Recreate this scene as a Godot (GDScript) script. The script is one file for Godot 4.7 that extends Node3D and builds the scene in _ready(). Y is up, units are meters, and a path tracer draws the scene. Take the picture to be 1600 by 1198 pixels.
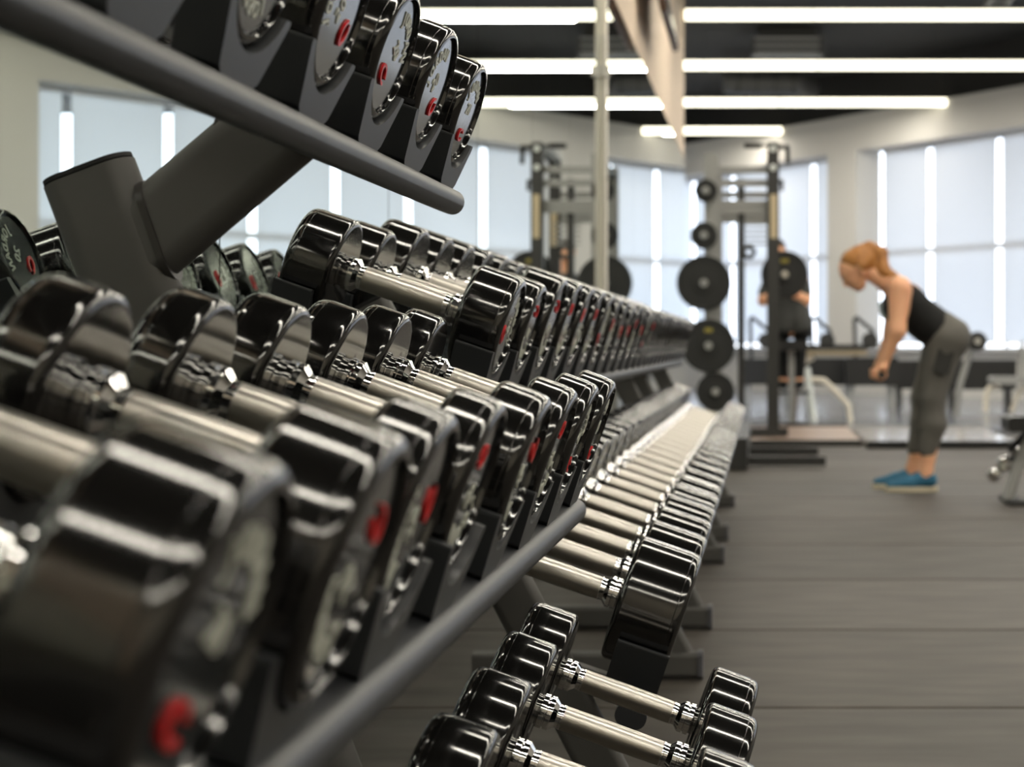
extends Node3D
# Gym: three-tier dumbbell rack close by, two-tier racks running on along a mirror wall, half rack, benches and a window wall behind.
# x is across (right positive), y up, the view runs along -z. Depths below are written as positive distances "d" (z = -d).

const F := 2750.0          # focal length in pixels of the 1600 x 1198 frame
const VPX := 1195.0        # where the view axis meets the frame
const VPY := 538.0
const CAM_Y := 0.8
const MIRROR_X := -0.9
const CEIL_Y := 5.25
const LIGHT_Y := 4.46

var M := {}                # materials
var cache := {}            # shared meshes
var rng := RandomNumberGenerator.new()

func _ready() -> void:
	rng.seed = 7
	make_camera_and_light()
	make_materials()
	build_shell()
	build_window_wall()
	build_mirror_wall()
	build_ceiling_lights()
	build_near_rack()
	build_far_racks()
	build_half_rack()
	build_platforms()
	build_benches()
	build_window_machines()
	build_people()
	build_ceiling_things()

# ------------------------------------------------------------------ camera, sky, exposure
func make_camera_and_light() -> void:
	var cam := Camera3D.new()
	cam.name = "camera"
	var att := CameraAttributesPhysical.new()
	att.frustum_focal_length = 35.0
	att.exposure_aperture = 35.0 / 10.0
	att.frustum_focus_distance = 2.15
	att.frustum_near = 0.05
	att.frustum_far = 200.0
	cam.attributes = att
	add_child(cam)
	cam.position = Vector3(0, CAM_Y, 0)
	var near := 0.05
	cam.set_frustum(near * 1198.0 / F, Vector2((800.0 - VPX) / F, -(599.0 - VPY) / F) * near, near, 200.0)
	cam.current = true
	var we := WorldEnvironment.new()
	we.name = "surroundings"
	var env := Environment.new()
	env.background_mode = Environment.BG_SKY
	var sky := Sky.new()
	var sm := ProceduralSkyMaterial.new()
	sm.sky_top_color = Color(0.84, 0.91, 1.0)
	sm.sky_horizon_color = Color(0.93, 0.96, 1.0)
	sm.ground_bottom_color = Color(0.62, 0.63, 0.64)
	sm.ground_horizon_color = Color(0.8, 0.82, 0.84)
	sm.energy_multiplier = 13.0
	sky.sky_material = sm
	env.sky = sky
	env.tonemap_mode = Environment.TONE_MAPPER_LINEAR
	env.tonemap_exposure = 0.385
	env.sdfgi_enabled = true
	env.ssao_enabled = true
	env.ssil_enabled = true
	we.environment = env
	add_child(we)

# ------------------------------------------------------------------ materials
func mat(key: String, c: Color, rough := 0.6, metal := 0.0, spec := 0.5) -> StandardMaterial3D:
	var m := StandardMaterial3D.new()
	m.resource_name = key
	m.albedo_color = c
	m.roughness = rough
	m.metallic = metal
	m.metallic_specular = spec
	M[key] = m
	return m

func noise_tex(freq: float, lo: Color, hi: Color, size := 512, seed_ := 1, octaves := 4) -> NoiseTexture2D:
	var n := FastNoiseLite.new()
	n.seed = seed_
	n.frequency = freq
	n.fractal_octaves = octaves
	var g := Gradient.new()
	g.set_color(0, lo)
	g.set_color(1, hi)
	var t := NoiseTexture2D.new()
	t.width = size
	t.height = size
	t.seamless = true
	t.noise = n
	t.color_ramp = g
	return t

func make_materials() -> void:
	var m: StandardMaterial3D
	m = mat("urethane", Color(0.06, 0.058, 0.056), 0.105, 0.0, 0.65)
	m = mat("face_plate", Color(0.1, 0.112, 0.12), 0.11, 0.0, 0.6)
	m = mat("lettering", Color(0.72, 0.73, 0.68), 0.4)
	m = mat("emblem_red", Color(0.78, 0.05, 0.07), 0.35)
	m = mat("chrome", Color(0.9, 0.9, 0.9), 0.06, 1.0)
	m = mat("knurl", Color(0.7, 0.685, 0.655), 0.33, 1.0)
	m.normal_enabled = true
	m.normal_texture = knurl_texture()
	m.normal_scale = 0.05
	m = mat("rail_paint", Color(0.14, 0.145, 0.155), 0.46)
	m = mat("post_paint", Color(0.29, 0.285, 0.275), 0.55)
	m = mat("weld", Color(0.17, 0.16, 0.15), 0.45)
	m = mat("saddle", Color(0.165, 0.172, 0.18), 0.42)
	m = mat("rubber", Color(0.06, 0.06, 0.06), 0.7)
	m = mat("foot_cap", Color(0.3, 0.3, 0.32), 0.4)
	# rubber floor rolls: warm grey, worn in streaks, speckled
	for i in 3:
		m = mat("mat_%d" % i, Color(1, 1, 1), 0.62, 0.0, 0.4)
		var base := Color(0.268, 0.242, 0.212).lightened(0.03 * (i - 1)) if i > 0 else Color(0.253, 0.228, 0.202)
		m.albedo_texture = noise_tex(0.012, base.darkened(0.16), base.lightened(0.1), 512, 11 + i, 5)
		m.uv1_triplanar = true
		m.uv1_world_triplanar = true
		m.uv1_scale = Vector3(0.35, 1, 1.3)
		m.detail_enabled = true
		m.detail_albedo = noise_tex(0.35, Color(0.82, 0.82, 0.82), Color(1, 1, 1), 512, 31, 2)
		m.detail_blend_mode = BaseMaterial3D.BLEND_MODE_MUL
		m.detail_uv_layer = BaseMaterial3D.DETAIL_UV_2
		m.uv2_triplanar = true
		m.uv2_world_triplanar = true
		m.uv2_scale = Vector3(3, 3, 3)
	m = mat("subfloor", Color(0.1, 0.095, 0.09), 0.9)
	m = mat("vinyl", Color(0.44, 0.45, 0.48), 0.16, 0.0, 0.6)
	m = mat("wood", Color(1, 1, 1), 0.4)
	m.albedo_texture = noise_tex(0.02, Color(0.5, 0.41, 0.35), Color(0.62, 0.52, 0.45), 512, 5, 5)
	m.uv1_triplanar = true
	m.uv1_world_triplanar = true
	m.uv1_scale = Vector3(0.3, 1, 4)
	m = mat("platform_top", Color(0.76, 0.74, 0.73), 0.14, 0.0, 0.6)
	m = mat("wall_paint", Color(0.79, 0.78, 0.76), 0.85)
	m = mat("wall_beige", Color(0.85, 0.77, 0.68), 0.75)
	m = mat("wall_back", Color(0.8, 0.78, 0.73), 0.8)
	m = mat("ceiling_black", Color(0.1, 0.1, 0.098), 0.85)
	m = mat("duct", Color(0.27, 0.27, 0.27), 0.5)
	m = mat("mirror", Color(0.9, 0.935, 0.92), 0.0, 1.0)
	m = mat("aluminium", Color(0.78, 0.77, 0.75), 0.35, 0.7)
	m = mat("cream_paint", Color(0.92, 0.89, 0.83), 0.4)
	m = mat("grey_steel", Color(0.6, 0.6, 0.59), 0.4)
	m = mat("steel_dark", Color(0.16, 0.16, 0.155), 0.4)
	m = mat("plate_iron", Color(0.09, 0.093, 0.088), 0.55)
	m = mat("plate_print", Color(0.55, 0.5, 0.2), 0.5)
	m = mat("upholstery", Color(0.07, 0.07, 0.07), 0.45)
	m = mat("white_paint", Color(0.92, 0.94, 0.93), 0.3)
	m = mat("orange", Color(0.95, 0.5, 0.08), 0.4)
	m = mat("tan_strip", Color(0.8, 0.73, 0.6), 0.6)
	m = mat("blind", Color(0.86, 0.87, 0.9), 0.9)
	m.backlight_enabled = true
	m.backlight = Color(0.93, 0.95, 0.97)
	m = mat("glass", Color(0.95, 0.98, 1.0, 0.05), 0.0)
	m.transparency = BaseMaterial3D.TRANSPARENCY_ALPHA
	m = mat("frame_white", Color(0.85, 0.85, 0.86), 0.5)
	m = mat("light_tube", Color(1, 1, 1), 0.5)
	m.emission_enabled = true
	m.emission = Color(1.0, 0.97, 0.86)
	m.emission_energy_multiplier = 9.0
	m = mat("lamp_small", Color(1, 1, 1), 0.5)
	m.emission_enabled = true
	m.emission = Color(1.0, 0.95, 0.85)
	m.emission_energy_multiplier = 2.0
	m = mat("skin", Color(0.93, 0.7, 0.55), 0.55)
	m.subsurf_scatter_enabled = true
	m.subsurf_scatter_strength = 0.08
	m = mat("hair", Color(0.56, 0.33, 0.13), 0.5)
	m.albedo_color = Color(1, 1, 1)
	m.albedo_texture = noise_tex(0.03, Color(0.5, 0.3, 0.12), Color(0.8, 0.56, 0.28), 256, 9, 4)
	m.uv1_triplanar = true
	m.uv1_scale = Vector3(9, 2, 9)
	m = mat("hair_dark", Color(0.16, 0.11, 0.07), 0.6)
	m = mat("tank_top", Color(0.02, 0.02, 0.022), 0.85)
	m = mat("print_grey", Color(0.62, 0.68, 0.68), 0.7)
	m = mat("leggings", Color(0.37, 0.36, 0.34), 0.75)
	m = mat("legging_pocket", Color(0.13, 0.13, 0.12), 0.8)
	m = mat("shoe_blue", Color(0.16, 0.4, 0.52), 0.7)
	m = mat("shoe_dark", Color(0.06, 0.08, 0.09), 0.7)
	m = mat("shoe_sole", Color(0.8, 0.76, 0.66), 0.6)
	m = mat("shirt_grey", Color(0.25, 0.255, 0.25), 0.85)
	m = mat("eye", Color(0.08, 0.06, 0.05), 0.2)
	m = mat("lips", Color(0.7, 0.36, 0.33), 0.5)
	m = mat("screen_black", Color(0.035, 0.03, 0.03), 0.2)
	m = mat("brown_case", Color(0.3, 0.19, 0.11), 0.5)

func knurl_texture() -> ImageTexture:
	var n := 64
	var im := Image.create(n, n, false, Image.FORMAT_RGB8)
	for y in n:
		for x in n:
			var u := float(x) / n
			var v := float(y) / n
			var a := absf(fposmod(u + v, 1.0) - 0.5) * 2.0
			var b := absf(fposmod(u - v, 1.0) - 0.5) * 2.0
			var h := minf(a, b)
			im.set_pixel(x, y, Color(h, h, h))
	im.bump_map_to_normal_map(10.0)
	return ImageTexture.create_from_image(im)

# ------------------------------------------------------------------ mesh helpers
func tri(st: SurfaceTool, a: Vector3, b: Vector3, c: Vector3, na: Vector3, nb: Vector3, nc: Vector3, ua := Vector2.ZERO, ub := Vector2.ZERO, uc := Vector2.ZERO) -> void:
	if (b - a).cross(c - a).dot(na + nb + nc) > 0.0:
		var t := b; b = c; c = t
		t = nb; nb = nc; nc = t
		var q := ub; ub = uc; uc = q
	st.set_normal(na); st.set_uv(ua); st.add_vertex(a)
	st.set_normal(nb); st.set_uv(ub); st.add_vertex(b)
	st.set_normal(nc); st.set_uv(uc); st.add_vertex(c)

func quad(st: SurfaceTool, a: Vector3, b: Vector3, c: Vector3, d: Vector3, n: Vector3) -> void:
	tri(st, a, b, c, n, n, n)
	tri(st, a, c, d, n, n, n)

func begin() -> SurfaceTool:
	var st := SurfaceTool.new()
	st.begin(Mesh.PRIMITIVE_TRIANGLES)
	return st

# lathe about x; profile runs as (x, r) and its outside lies to the left of the running direction reversed by the normal test
func lathe(st: SurfaceTool, prof: Array, seg := 40, xf := Transform3D.IDENTITY, uvs := Vector2(1, 1)) -> void:
	var n := prof.size()
	var sn := []          # normal of each piece, in (x, r), and how long it is
	var sl := []
	for i in n - 1:
		var t: Vector2 = prof[i + 1] - prof[i]
		sn.append(Vector2(-t.y, t.x).normalized())
		sl.append(t.length_squared())
	var len := 0.0
	for i in n - 1:
		var p0: Vector2 = prof[i]
		var p1: Vector2 = prof[i + 1]
		var n0: Vector2 = sn[i]
		var n1: Vector2 = sn[i]
		if i > 0 and sn[i].dot(sn[i - 1]) > 0.75:
			n0 = (sn[i] * sl[i] + sn[i - 1] * sl[i - 1]).normalized()
		if i < n - 2 and sn[i].dot(sn[i + 1]) > 0.75:
			n1 = (sn[i] * sl[i] + sn[i + 1] * sl[i + 1]).normalized()
		var l1 := len + (p1 - p0).length()
		for k in seg:
			var a0 := TAU * k / seg
			var a1 := TAU * (k + 1) / seg
			var c0 := Vector2(cos(a0), sin(a0))
			var c1 := Vector2(cos(a1), sin(a1))
			var A := Vector3(p0.x, p0.y * c0.x, p0.y * c0.y)
			var B := Vector3(p0.x, p0.y * c1.x, p0.y * c1.y)
			var C := Vector3(p1.x, p1.y * c1.x, p1.y * c1.y)
			var D := Vector3(p1.x, p1.y * c0.x, p1.y * c0.y)
			var nA := Vector3(n0.x, n0.y * c0.x, n0.y * c0.y)
			var nB := Vector3(n0.x, n0.y * c1.x, n0.y * c1.y)
			var nC := Vector3(n1.x, n1.y * c1.x, n1.y * c1.y)
			var nD := Vector3(n1.x, n1.y * c0.x, n1.y * c0.y)
			var u0 := float(k) / seg * uvs.x
			var u1 := float(k + 1) / seg * uvs.x
			var b := xf.basis
			if p0.y > 1e-6:
				tri(st, xf * A, xf * B, xf * C, b * nA, b * nB, b * nC, Vector2(u0, len * uvs.y), Vector2(u1, len * uvs.y), Vector2(u1, l1 * uvs.y))
			if p1.y > 1e-6:
				tri(st, xf * A, xf * C, xf * D, b * nA, b * nC, b * nD, Vector2(u0, len * uvs.y), Vector2(u1, l1 * uvs.y), Vector2(u0, l1 * uvs.y))
		len = l1

# prism of a closed outline (counter-clockwise in its x,y), swept from z0 to z1 and placed by xf
func prism(st: SurfaceTool, poly: PackedVector2Array, z0: float, z1: float, xf := Transform3D.IDENTITY, smooth := true) -> void:
	var n := poly.size()
	var pts := poly
	if Geometry2D.is_polygon_clockwise(pts):
		pts = poly.duplicate()
		pts.reverse()
	var idx := Geometry2D.triangulate_polygon(pts)
	var b := xf.basis
	var nz := b * Vector3(0, 0, 1)
	for i in idx.size() / 3:
		var q := [pts[idx[i * 3]], pts[idx[i * 3 + 1]], pts[idx[i * 3 + 2]]]
		tri(st, xf * Vector3(q[0].x, q[0].y, z1), xf * Vector3(q[1].x, q[1].y, z1), xf * Vector3(q[2].x, q[2].y, z1), nz, nz, nz)
		tri(st, xf * Vector3(q[0].x, q[0].y, z0), xf * Vector3(q[1].x, q[1].y, z0), xf * Vector3(q[2].x, q[2].y, z0), -nz, -nz, -nz)
	var en := []
	var el := []
	for i in n:
		var t: Vector2 = pts[(i + 1) % n] - pts[i]
		en.append(Vector2(t.y, -t.x).normalized())
		el.append(t.length_squared())
	for i in n:
		var j := (i + 1) % n
		var n0: Vector2 = en[i]
		var n1: Vector2 = en[i]
		if smooth and en[i].dot(en[(i + n - 1) % n]) > 0.7:
			n0 = (en[i] * el[i] + en[(i + n - 1) % n] * el[(i + n - 1) % n]).normalized()
		if smooth and en[i].dot(en[j]) > 0.7:
			n1 = (en[i] * el[i] + en[j] * el[j]).normalized()
		var a := xf * Vector3(pts[i].x, pts[i].y, z0)
		var c := xf * Vector3(pts[j].x, pts[j].y, z0)
		var d := xf * Vector3(pts[j].x, pts[j].y, z1)
		var e := xf * Vector3(pts[i].x, pts[i].y, z1)
		var m0 := b * Vector3(n0.x, n0.y, 0)
		var m1 := b * Vector3(n1.x, n1.y, 0)
		tri(st, a, c, d, m0, m1, m1)
		tri(st, a, d, e, m0, m1, m0)

func round_rect(w: float, h: float, r: float, seg := 5) -> PackedVector2Array:
	var out := PackedVector2Array()
	r = minf(r, minf(w, h) * 0.4999)
	for q in 4:
		var cx := (w / 2 - r) * (1 if q == 0 or q == 3 else -1)
		var cy := (h / 2 - r) * (1 if q < 2 else -1)
		for i in seg + 1:
			var a := (q + float(i) / seg) * PI / 2
			out.append(Vector2(cx + r * cos(a), cy + r * sin(a)))
	return out

func circle(r: float, seg := 20, sy := 1.0) -> PackedVector2Array:
	var out := PackedVector2Array()
	for i in seg:
		out.append(Vector2(r * cos(TAU * i / seg), r * sy * sin(TAU * i / seg)))
	return out

# a frame whose z runs from a to b
func along(a: Vector3, b: Vector3, up := Vector3.UP) -> Transform3D:
	var z := (b - a).normalized()
	var x := up.cross(z)
	if x.length() < 1e-4:
		x = Vector3.RIGHT.cross(z)
	x = x.normalized()
	return Transform3D(Basis(x, z.cross(x), z), a)

func bar(st: SurfaceTool, a: Vector3, b: Vector3, poly: PackedVector2Array, up := Vector3.UP) -> void:
	prism(st, poly, 0.0, (b - a).length(), along(a, b, up))

# a bar whose far end is cut by a plane
func cut_bar(st: SurfaceTool, a: Vector3, b: Vector3, poly: PackedVector2Array, up: Vector3, on: Vector3, n: Vector3) -> void:
	var xf := along(a, b, up)
	var dir := xf.basis.z
	var k := poly.size()
	var s0 := []
	var s1 := []
	var mid0 := Vector3.ZERO
	var mid1 := Vector3.ZERO
	for q in poly:
		var s := xf * Vector3(q.x, q.y, 0)
		var e := s + dir * ((on - s).dot(n) / dir.dot(n))
		s0.append(s)
		s1.append(e)
		mid0 += s / k
		mid1 += e / k
	for i in k:
		var j := (i + 1) % k
		var t0: Vector2 = (poly[j] - poly[(i + k - 1) % k])
		var t1: Vector2 = (poly[(j + 1) % k] - poly[i])
		var n0 := xf.basis * Vector3(t0.y, -t0.x, 0).normalized()
		var n1 := xf.basis * Vector3(t1.y, -t1.x, 0).normalized()
		tri(st, s0[i], s0[j], s1[j], n0, n1, n1)
		tri(st, s0[i], s1[j], s1[i], n0, n1, n0)
		tri(st, mid1, s1[i], s1[j], n, n, n)
		tri(st, mid0, s0[i], s0[j], -dir, -dir, -dir)

func tube_path(st: SurfaceTool, pts: Array, r: float, seg := 12) -> void:
	for i in pts.size() - 1:
		bar(st, pts[i], pts[i + 1], circle(r, seg))
		if i > 0:
			ball(st, pts[i], r)

func ball(st: SurfaceTool, c: Vector3, r: float, s := Vector3.ONE, seg := 16) -> void:
	var prof := []
	for i in seg / 2 + 1:
		var a := PI * i / (seg / 2)
		prof.append(Vector2(-r * cos(a), maxf(r * sin(a), 0.0)))
	lathe(st, prof, seg, Transform3D(Basis.from_scale(s), c))

# box with chamfered long edges, from its middle
func box(st: SurfaceTool, c: Vector3, s: Vector3, bevel := 0.0, rot := Basis.IDENTITY) -> void:
	var poly := round_rect(s.x, s.y, bevel, 3) if bevel > 0.0 else PackedVector2Array([Vector2(-s.x / 2, -s.y / 2), Vector2(s.x / 2, -s.y / 2), Vector2(s.x / 2, s.y / 2), Vector2(-s.x / 2, s.y / 2)])
	prism(st, poly, -s.z / 2, s.z / 2, Transform3D(rot, c))

func node(called: String, mesh: Mesh, m: Material, parent: Node = null) -> MeshInstance3D:
	var o := MeshInstance3D.new()
	o.name = called
	o.mesh = mesh
	o.material_override = m
	if parent == null:
		parent = self
		o.name = numbered(called)
	parent.add_child(o, true)
	return o

func obj(called: String, st: SurfaceTool, m: Material, parent: Node = null) -> MeshInstance3D:
	return node(called, st.commit(), m, parent)

var used := {}
func numbered(called: String) -> String:
	if not used.has(called):
		used[called] = 0
		return called
	used[called] += 1
	return "%s_%03d" % [called, used[called]]

func tag(o: Node, label := "", category := "", group := "", kind := "") -> Node:
	if label: o.set_meta("label", label)
	if category: o.set_meta("category", category)
	if group: o.set_meta("group", group)
	if kind: o.set_meta("kind", kind)
	return o

func thing(called: String, at: Vector3, label: String, category: String, group := "") -> Node3D:
	var o := Node3D.new()
	o.name = numbered(called)
	add_child(o)
	o.position = at
	tag(o, label, category, group)
	return o

func struct(called: String, st: SurfaceTool, m: Material, label := "") -> MeshInstance3D:
	var o := obj(called, st, m)
	tag(o, label, "", "", "structure")
	return o

const ORD := ["first", "second", "third", "fourth", "fifth", "sixth", "seventh", "eighth", "ninth", "tenth"]

# ------------------------------------------------------------------ shell
func wall_x(d: float) -> float:      # x of the slanting window wall at depth d
	return 0.515 + 0.6957 * (30.14 - d)

func build_shell() -> void:
	# floor: rolls of rubber laid across, about 0.9 m each, with open seams; smoother vinyl beyond
	var fl := Node3D.new()
	fl.name = "floor"
	add_child(fl)
	tag(fl, "warm grey rubber floor laid in wide rolls", "", "", "structure")
	var st := begin()
	box(st, Vector3(5.0, -0.062, -13), Vector3(16, 0.1, 42))
	obj("subfloor", st, M.subfloor, fl)
	var d0 := 0.8 * F / (1105.0 - VPY)
	var step := 1.058
	st = begin()
	prism(st, round_rect(step - 0.016, 0.012, 0.005, 2), -1.0, 15.0)
	var roll := st.commit()
	for k in range(-10, 12):
		var d := d0 + step * (k + 0.5)
		if d > 15.4: break
		var o := node("mat", roll, M["mat_%d" % posmod(k * 7 + 1, 3)], fl)
		o.transform = Transform3D(Basis(Vector3.UP, PI / 2), Vector3(-1.9 + 1.0, -0.006, -d))
	st = begin()
	var dv := d0 + step * 12
	box(st, Vector3(5.0, -0.006, -(dv + 34.0) / 2), Vector3(16, 0.012, 34.0 - dv))
	obj("vinyl_sheet", st, M.vinyl, fl)
	# ceiling: open and painted black
	st = begin()
	box(st, Vector3(5.0, CEIL_Y + 0.1, -13), Vector3(16, 0.2, 42))
	struct("ceiling", st, M.ceiling_black, "open ceiling painted black")
	# walls out of view that close the room
	st = begin()
	box(st, Vector3(12.1, CEIL_Y / 2, -3.3), Vector3(0.2, CEIL_Y, 21.2))
	struct("wall_right", st, M.wall_paint)
	st = begin()
	box(st, Vector3(5.0, CEIL_Y / 2, 7.3), Vector3(16, CEIL_Y, 0.2))
	struct("wall_back", st, M.wall_back)
	st = begin()
	box(st, Vector3(-2.6, CEIL_Y / 2, -27), Vector3(0.2, CEIL_Y, 14.5))
	struct("wall_far", st, M.wall_paint)

# ------------------------------------------------------------------ window wall
func build_window_wall() -> void:
	# its own frame: u runs along the wall to the right, n into the room
	var dir := Vector3(0.571, 0, 0.821).normalized()
	var nrm := Vector3(-0.821, 0, 0.571).normalized()
	var org := Vector3(0.515, 0, -30.14)
	var bs := Basis(dir, Vector3.UP, nrm)
	var t0 := -5.0
	var t1 := 20.2
	var sill := 0.70
	var head := 3.93
	var st := begin()
	box(st, org + dir * (t0 + t1) / 2 + Vector3.UP * sill / 2 - nrm * 0.15, Vector3(t1 - t0, sill, 0.3), 0.0, bs)
	struct("wall_window_base", st, M.wall_paint, "low white wall under the windows")
	st = begin()
	box(st, org + dir * (t0 + t1) / 2 + Vector3.UP * (head + 4.52) / 2 - nrm * 0.05, Vector3(t1 - t0, 4.52 - head, 0.5), 0.02, bs)
	struct("trim_1", st, M.wall_paint, "white bulkhead above the windows")
	st = begin()
	box(st, org + dir * (t0 + t1) / 2 + Vector3.UP * (4.52 + CEIL_Y) / 2 - nrm * 0.15, Vector3(t1 - t0, CEIL_Y - 4.52, 0.3), 0.0, bs)
	struct("wall_window_top", st, M.ceiling_black, "black painted wall above the bulkhead")
	st = begin()
	box(st, org + dir * (t0 + t1) / 2 + Vector3.UP * (sill + 0.015) + nrm * 0.04, Vector3(t1 - t0, 0.03, 0.2), 0.008, bs)
	struct("trim_2", st, M.frame_white, "white window sill")
	# columns between the bays
	var cols := [[1.22, 1.66], [6.95, 7.45], [-2.6, -2.2], [10.9, 11.4]]
	var n := 3
	for c in cols:
		var ta: float = (c[0] - 0.515) / 0.571
		var tb: float = (c[1] - 0.515) / 0.571
		st = begin()
		box(st, org + dir * (ta + tb) / 2 + Vector3.UP * (sill + head) / 2 - nrm * 0.02, Vector3(tb - ta, head - sill, 0.5), 0.02, bs)
		struct("trim_%d" % n, st, M.wall_paint, "white column between window bays")
		n += 1
	# gaps between blinds, by the x where they stand
	var gaps := [-2.15, -1.4, -0.65, 0.03, 0.757, 1.2, 1.80, 2.5, 3.4, 4.2, 5.03, 5.79, 6.62, 6.93, 7.6, 8.4, 9.2, 10.0, 10.88]
	var wn := 1
	for i in gaps.size() - 1:
		var xa: float = gaps[i]
		var xb: float = gaps[i + 1]
		if absf(xa - 1.2) < 0.01: continue
		if absf(xa - 6.93) < 0.01: continue
		var ta := (xa - 0.515) / 0.571
		var tb := (xb - 0.515) / 0.571
		var w := Node3D.new()
		w.name = "window_%d" % wn
		wn += 1
		add_child(w)
		tag(w, "", "", "", "structure")
		w.transform = Transform3D(bs, org + dir * (ta + tb) / 2)
		var wd := tb - ta
		st = begin()
		for s in [-1, 1]:
			box(st, Vector3(s * (wd / 2 - 0.0), (sill + head) / 2, -0.24), Vector3(0.025, head - sill, 0.06))
		box(st, Vector3(0, 2.27, -0.18), Vector3(wd, 0.09, 0.08))
		box(st, Vector3(0, sill + 0.03, -0.24), Vector3(wd, 0.05, 0.06))
		box(st, Vector3(0, head - 0.03, -0.24), Vector3(wd, 0.05, 0.06))
		obj("window_frame", st, M.frame_white, w)
		st = begin()
		box(st, Vector3(0, (sill + head) / 2, -0.27), Vector3(wd, head - sill, 0.006))
		obj("pane", st, M.glass, w)
		var blind := Node3D.new()
		blind.name = "roller_blind"
		w.add_child(blind)
		var bw := wd - 0.13
		st = begin()
		quad(st, Vector3(-bw / 2, sill + 0.13, -0.09), Vector3(bw / 2, sill + 0.13, -0.09), Vector3(bw / 2, head, -0.09), Vector3(-bw / 2, head, -0.09), Vector3(0, 0, 1))
		obj("cloth", st, M.blind, blind)
		st = begin()
		bar(st, Vector3(-bw / 2, sill + 0.13, -0.09), Vector3(bw / 2, sill + 0.13, -0.09), circle(0.012, 8))
		obj("hem_bar", st, M.frame_white, blind)
		st = begin()
		bar(st, Vector3(-bw / 2, head - 0.05, -0.12), Vector3(bw / 2, head - 0.05, -0.12), circle(0.035, 12))
		obj("roller", st, M.frame_white, blind)

# ------------------------------------------------------------------ mirror wall
func build_mirror_wall() -> void:
	var x0 := MIRROR_X
	var dend := 19.85
	var st := begin()
	box(st, Vector3(x0 - 0.16, CEIL_Y / 2, -(dend - 7.3) / 2), Vector3(0.3, CEIL_Y, dend + 7.3), 0.0)
	var wl := struct("wall_left", st, M.wall_beige, "beige wall carrying a row of tall mirrors")
	wl.name = "wall_left"
	st = begin()
	box(st, Vector3.ZERO, Vector3(0.008, 2.74, 1.298))
	var panel := st.commit()
	var d := 4.21 - 1.304 * 5
	while d < dend - 0.1:
		var w := minf(1.304, dend - d)
		if w < 1.0: break
		var o := node("mirror_panel", panel, M.mirror, wl)
		o.position = Vector3(x0 - 0.004, 0.13 + 1.37, -(d + 0.652))
		d += 1.304
	# skirting below the mirrors
	st = begin()
	box(st, Vector3(x0 + 0.004, 0.06, -(dend - 7.3) / 2), Vector3(0.02, 0.12, dend + 7.3), 0.004)
	struct("baseboard_left", st, M.steel_dark)
	# slim post that stands proud of the mirrors, with a channel in it
	var p := thing("mirror_post", Vector3(x0 + 0.016, 0, -9.7), "pale full-height post standing against the mirror wall", "post")
	st = begin()
	box(st, Vector3(0, CEIL_Y / 2, 0), Vector3(0.03, CEIL_Y, 0.07), 0.004)
	obj("post_body", st, M.cream_paint, p)
	st = begin()
	box(st, Vector3(0.003, 1.35, 0.037), Vector3(0.012, 2.3, 0.008), 0.002)
	obj("channel", st, M.aluminium, p)
	st = begin()
	box(st, Vector3(0.012, 2.3, 0.045), Vector3(0.05, 0.06, 0.02), 0.004)
	obj("bracket", st, M.aluminium, p)
	# screen on a bracket high on the wall
	var tv := thing("wall_screen", Vector3(x0, 3.12, -13.3), "dark flat screen seen edge-on, fixed high above the mirrors", "screen")
	st = begin()
	box(st, Vector3(0.12, 0.36, 0), Vector3(0.05, 0.66, 1.7), 0.008, Basis(Vector3(0, 0, 1), 0.2))
	obj("screen_case", st, M.brown_case, tv)
	st = begin()
	box(st, Vector3(0.149, 0.355, 0), Vector3(0.006, 0.6, 1.62), 0.0, Basis(Vector3(0, 0, 1), 0.2))
	obj("screen_face", st, M.screen_black, tv)
	st = begin()
	bar(st, Vector3(0, 0.4, 0), Vector3(0.12, 0.4, 0), round_rect(0.05, 0.05, 0.005))
	obj("bracket_arm", st, M.aluminium, tv)

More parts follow.
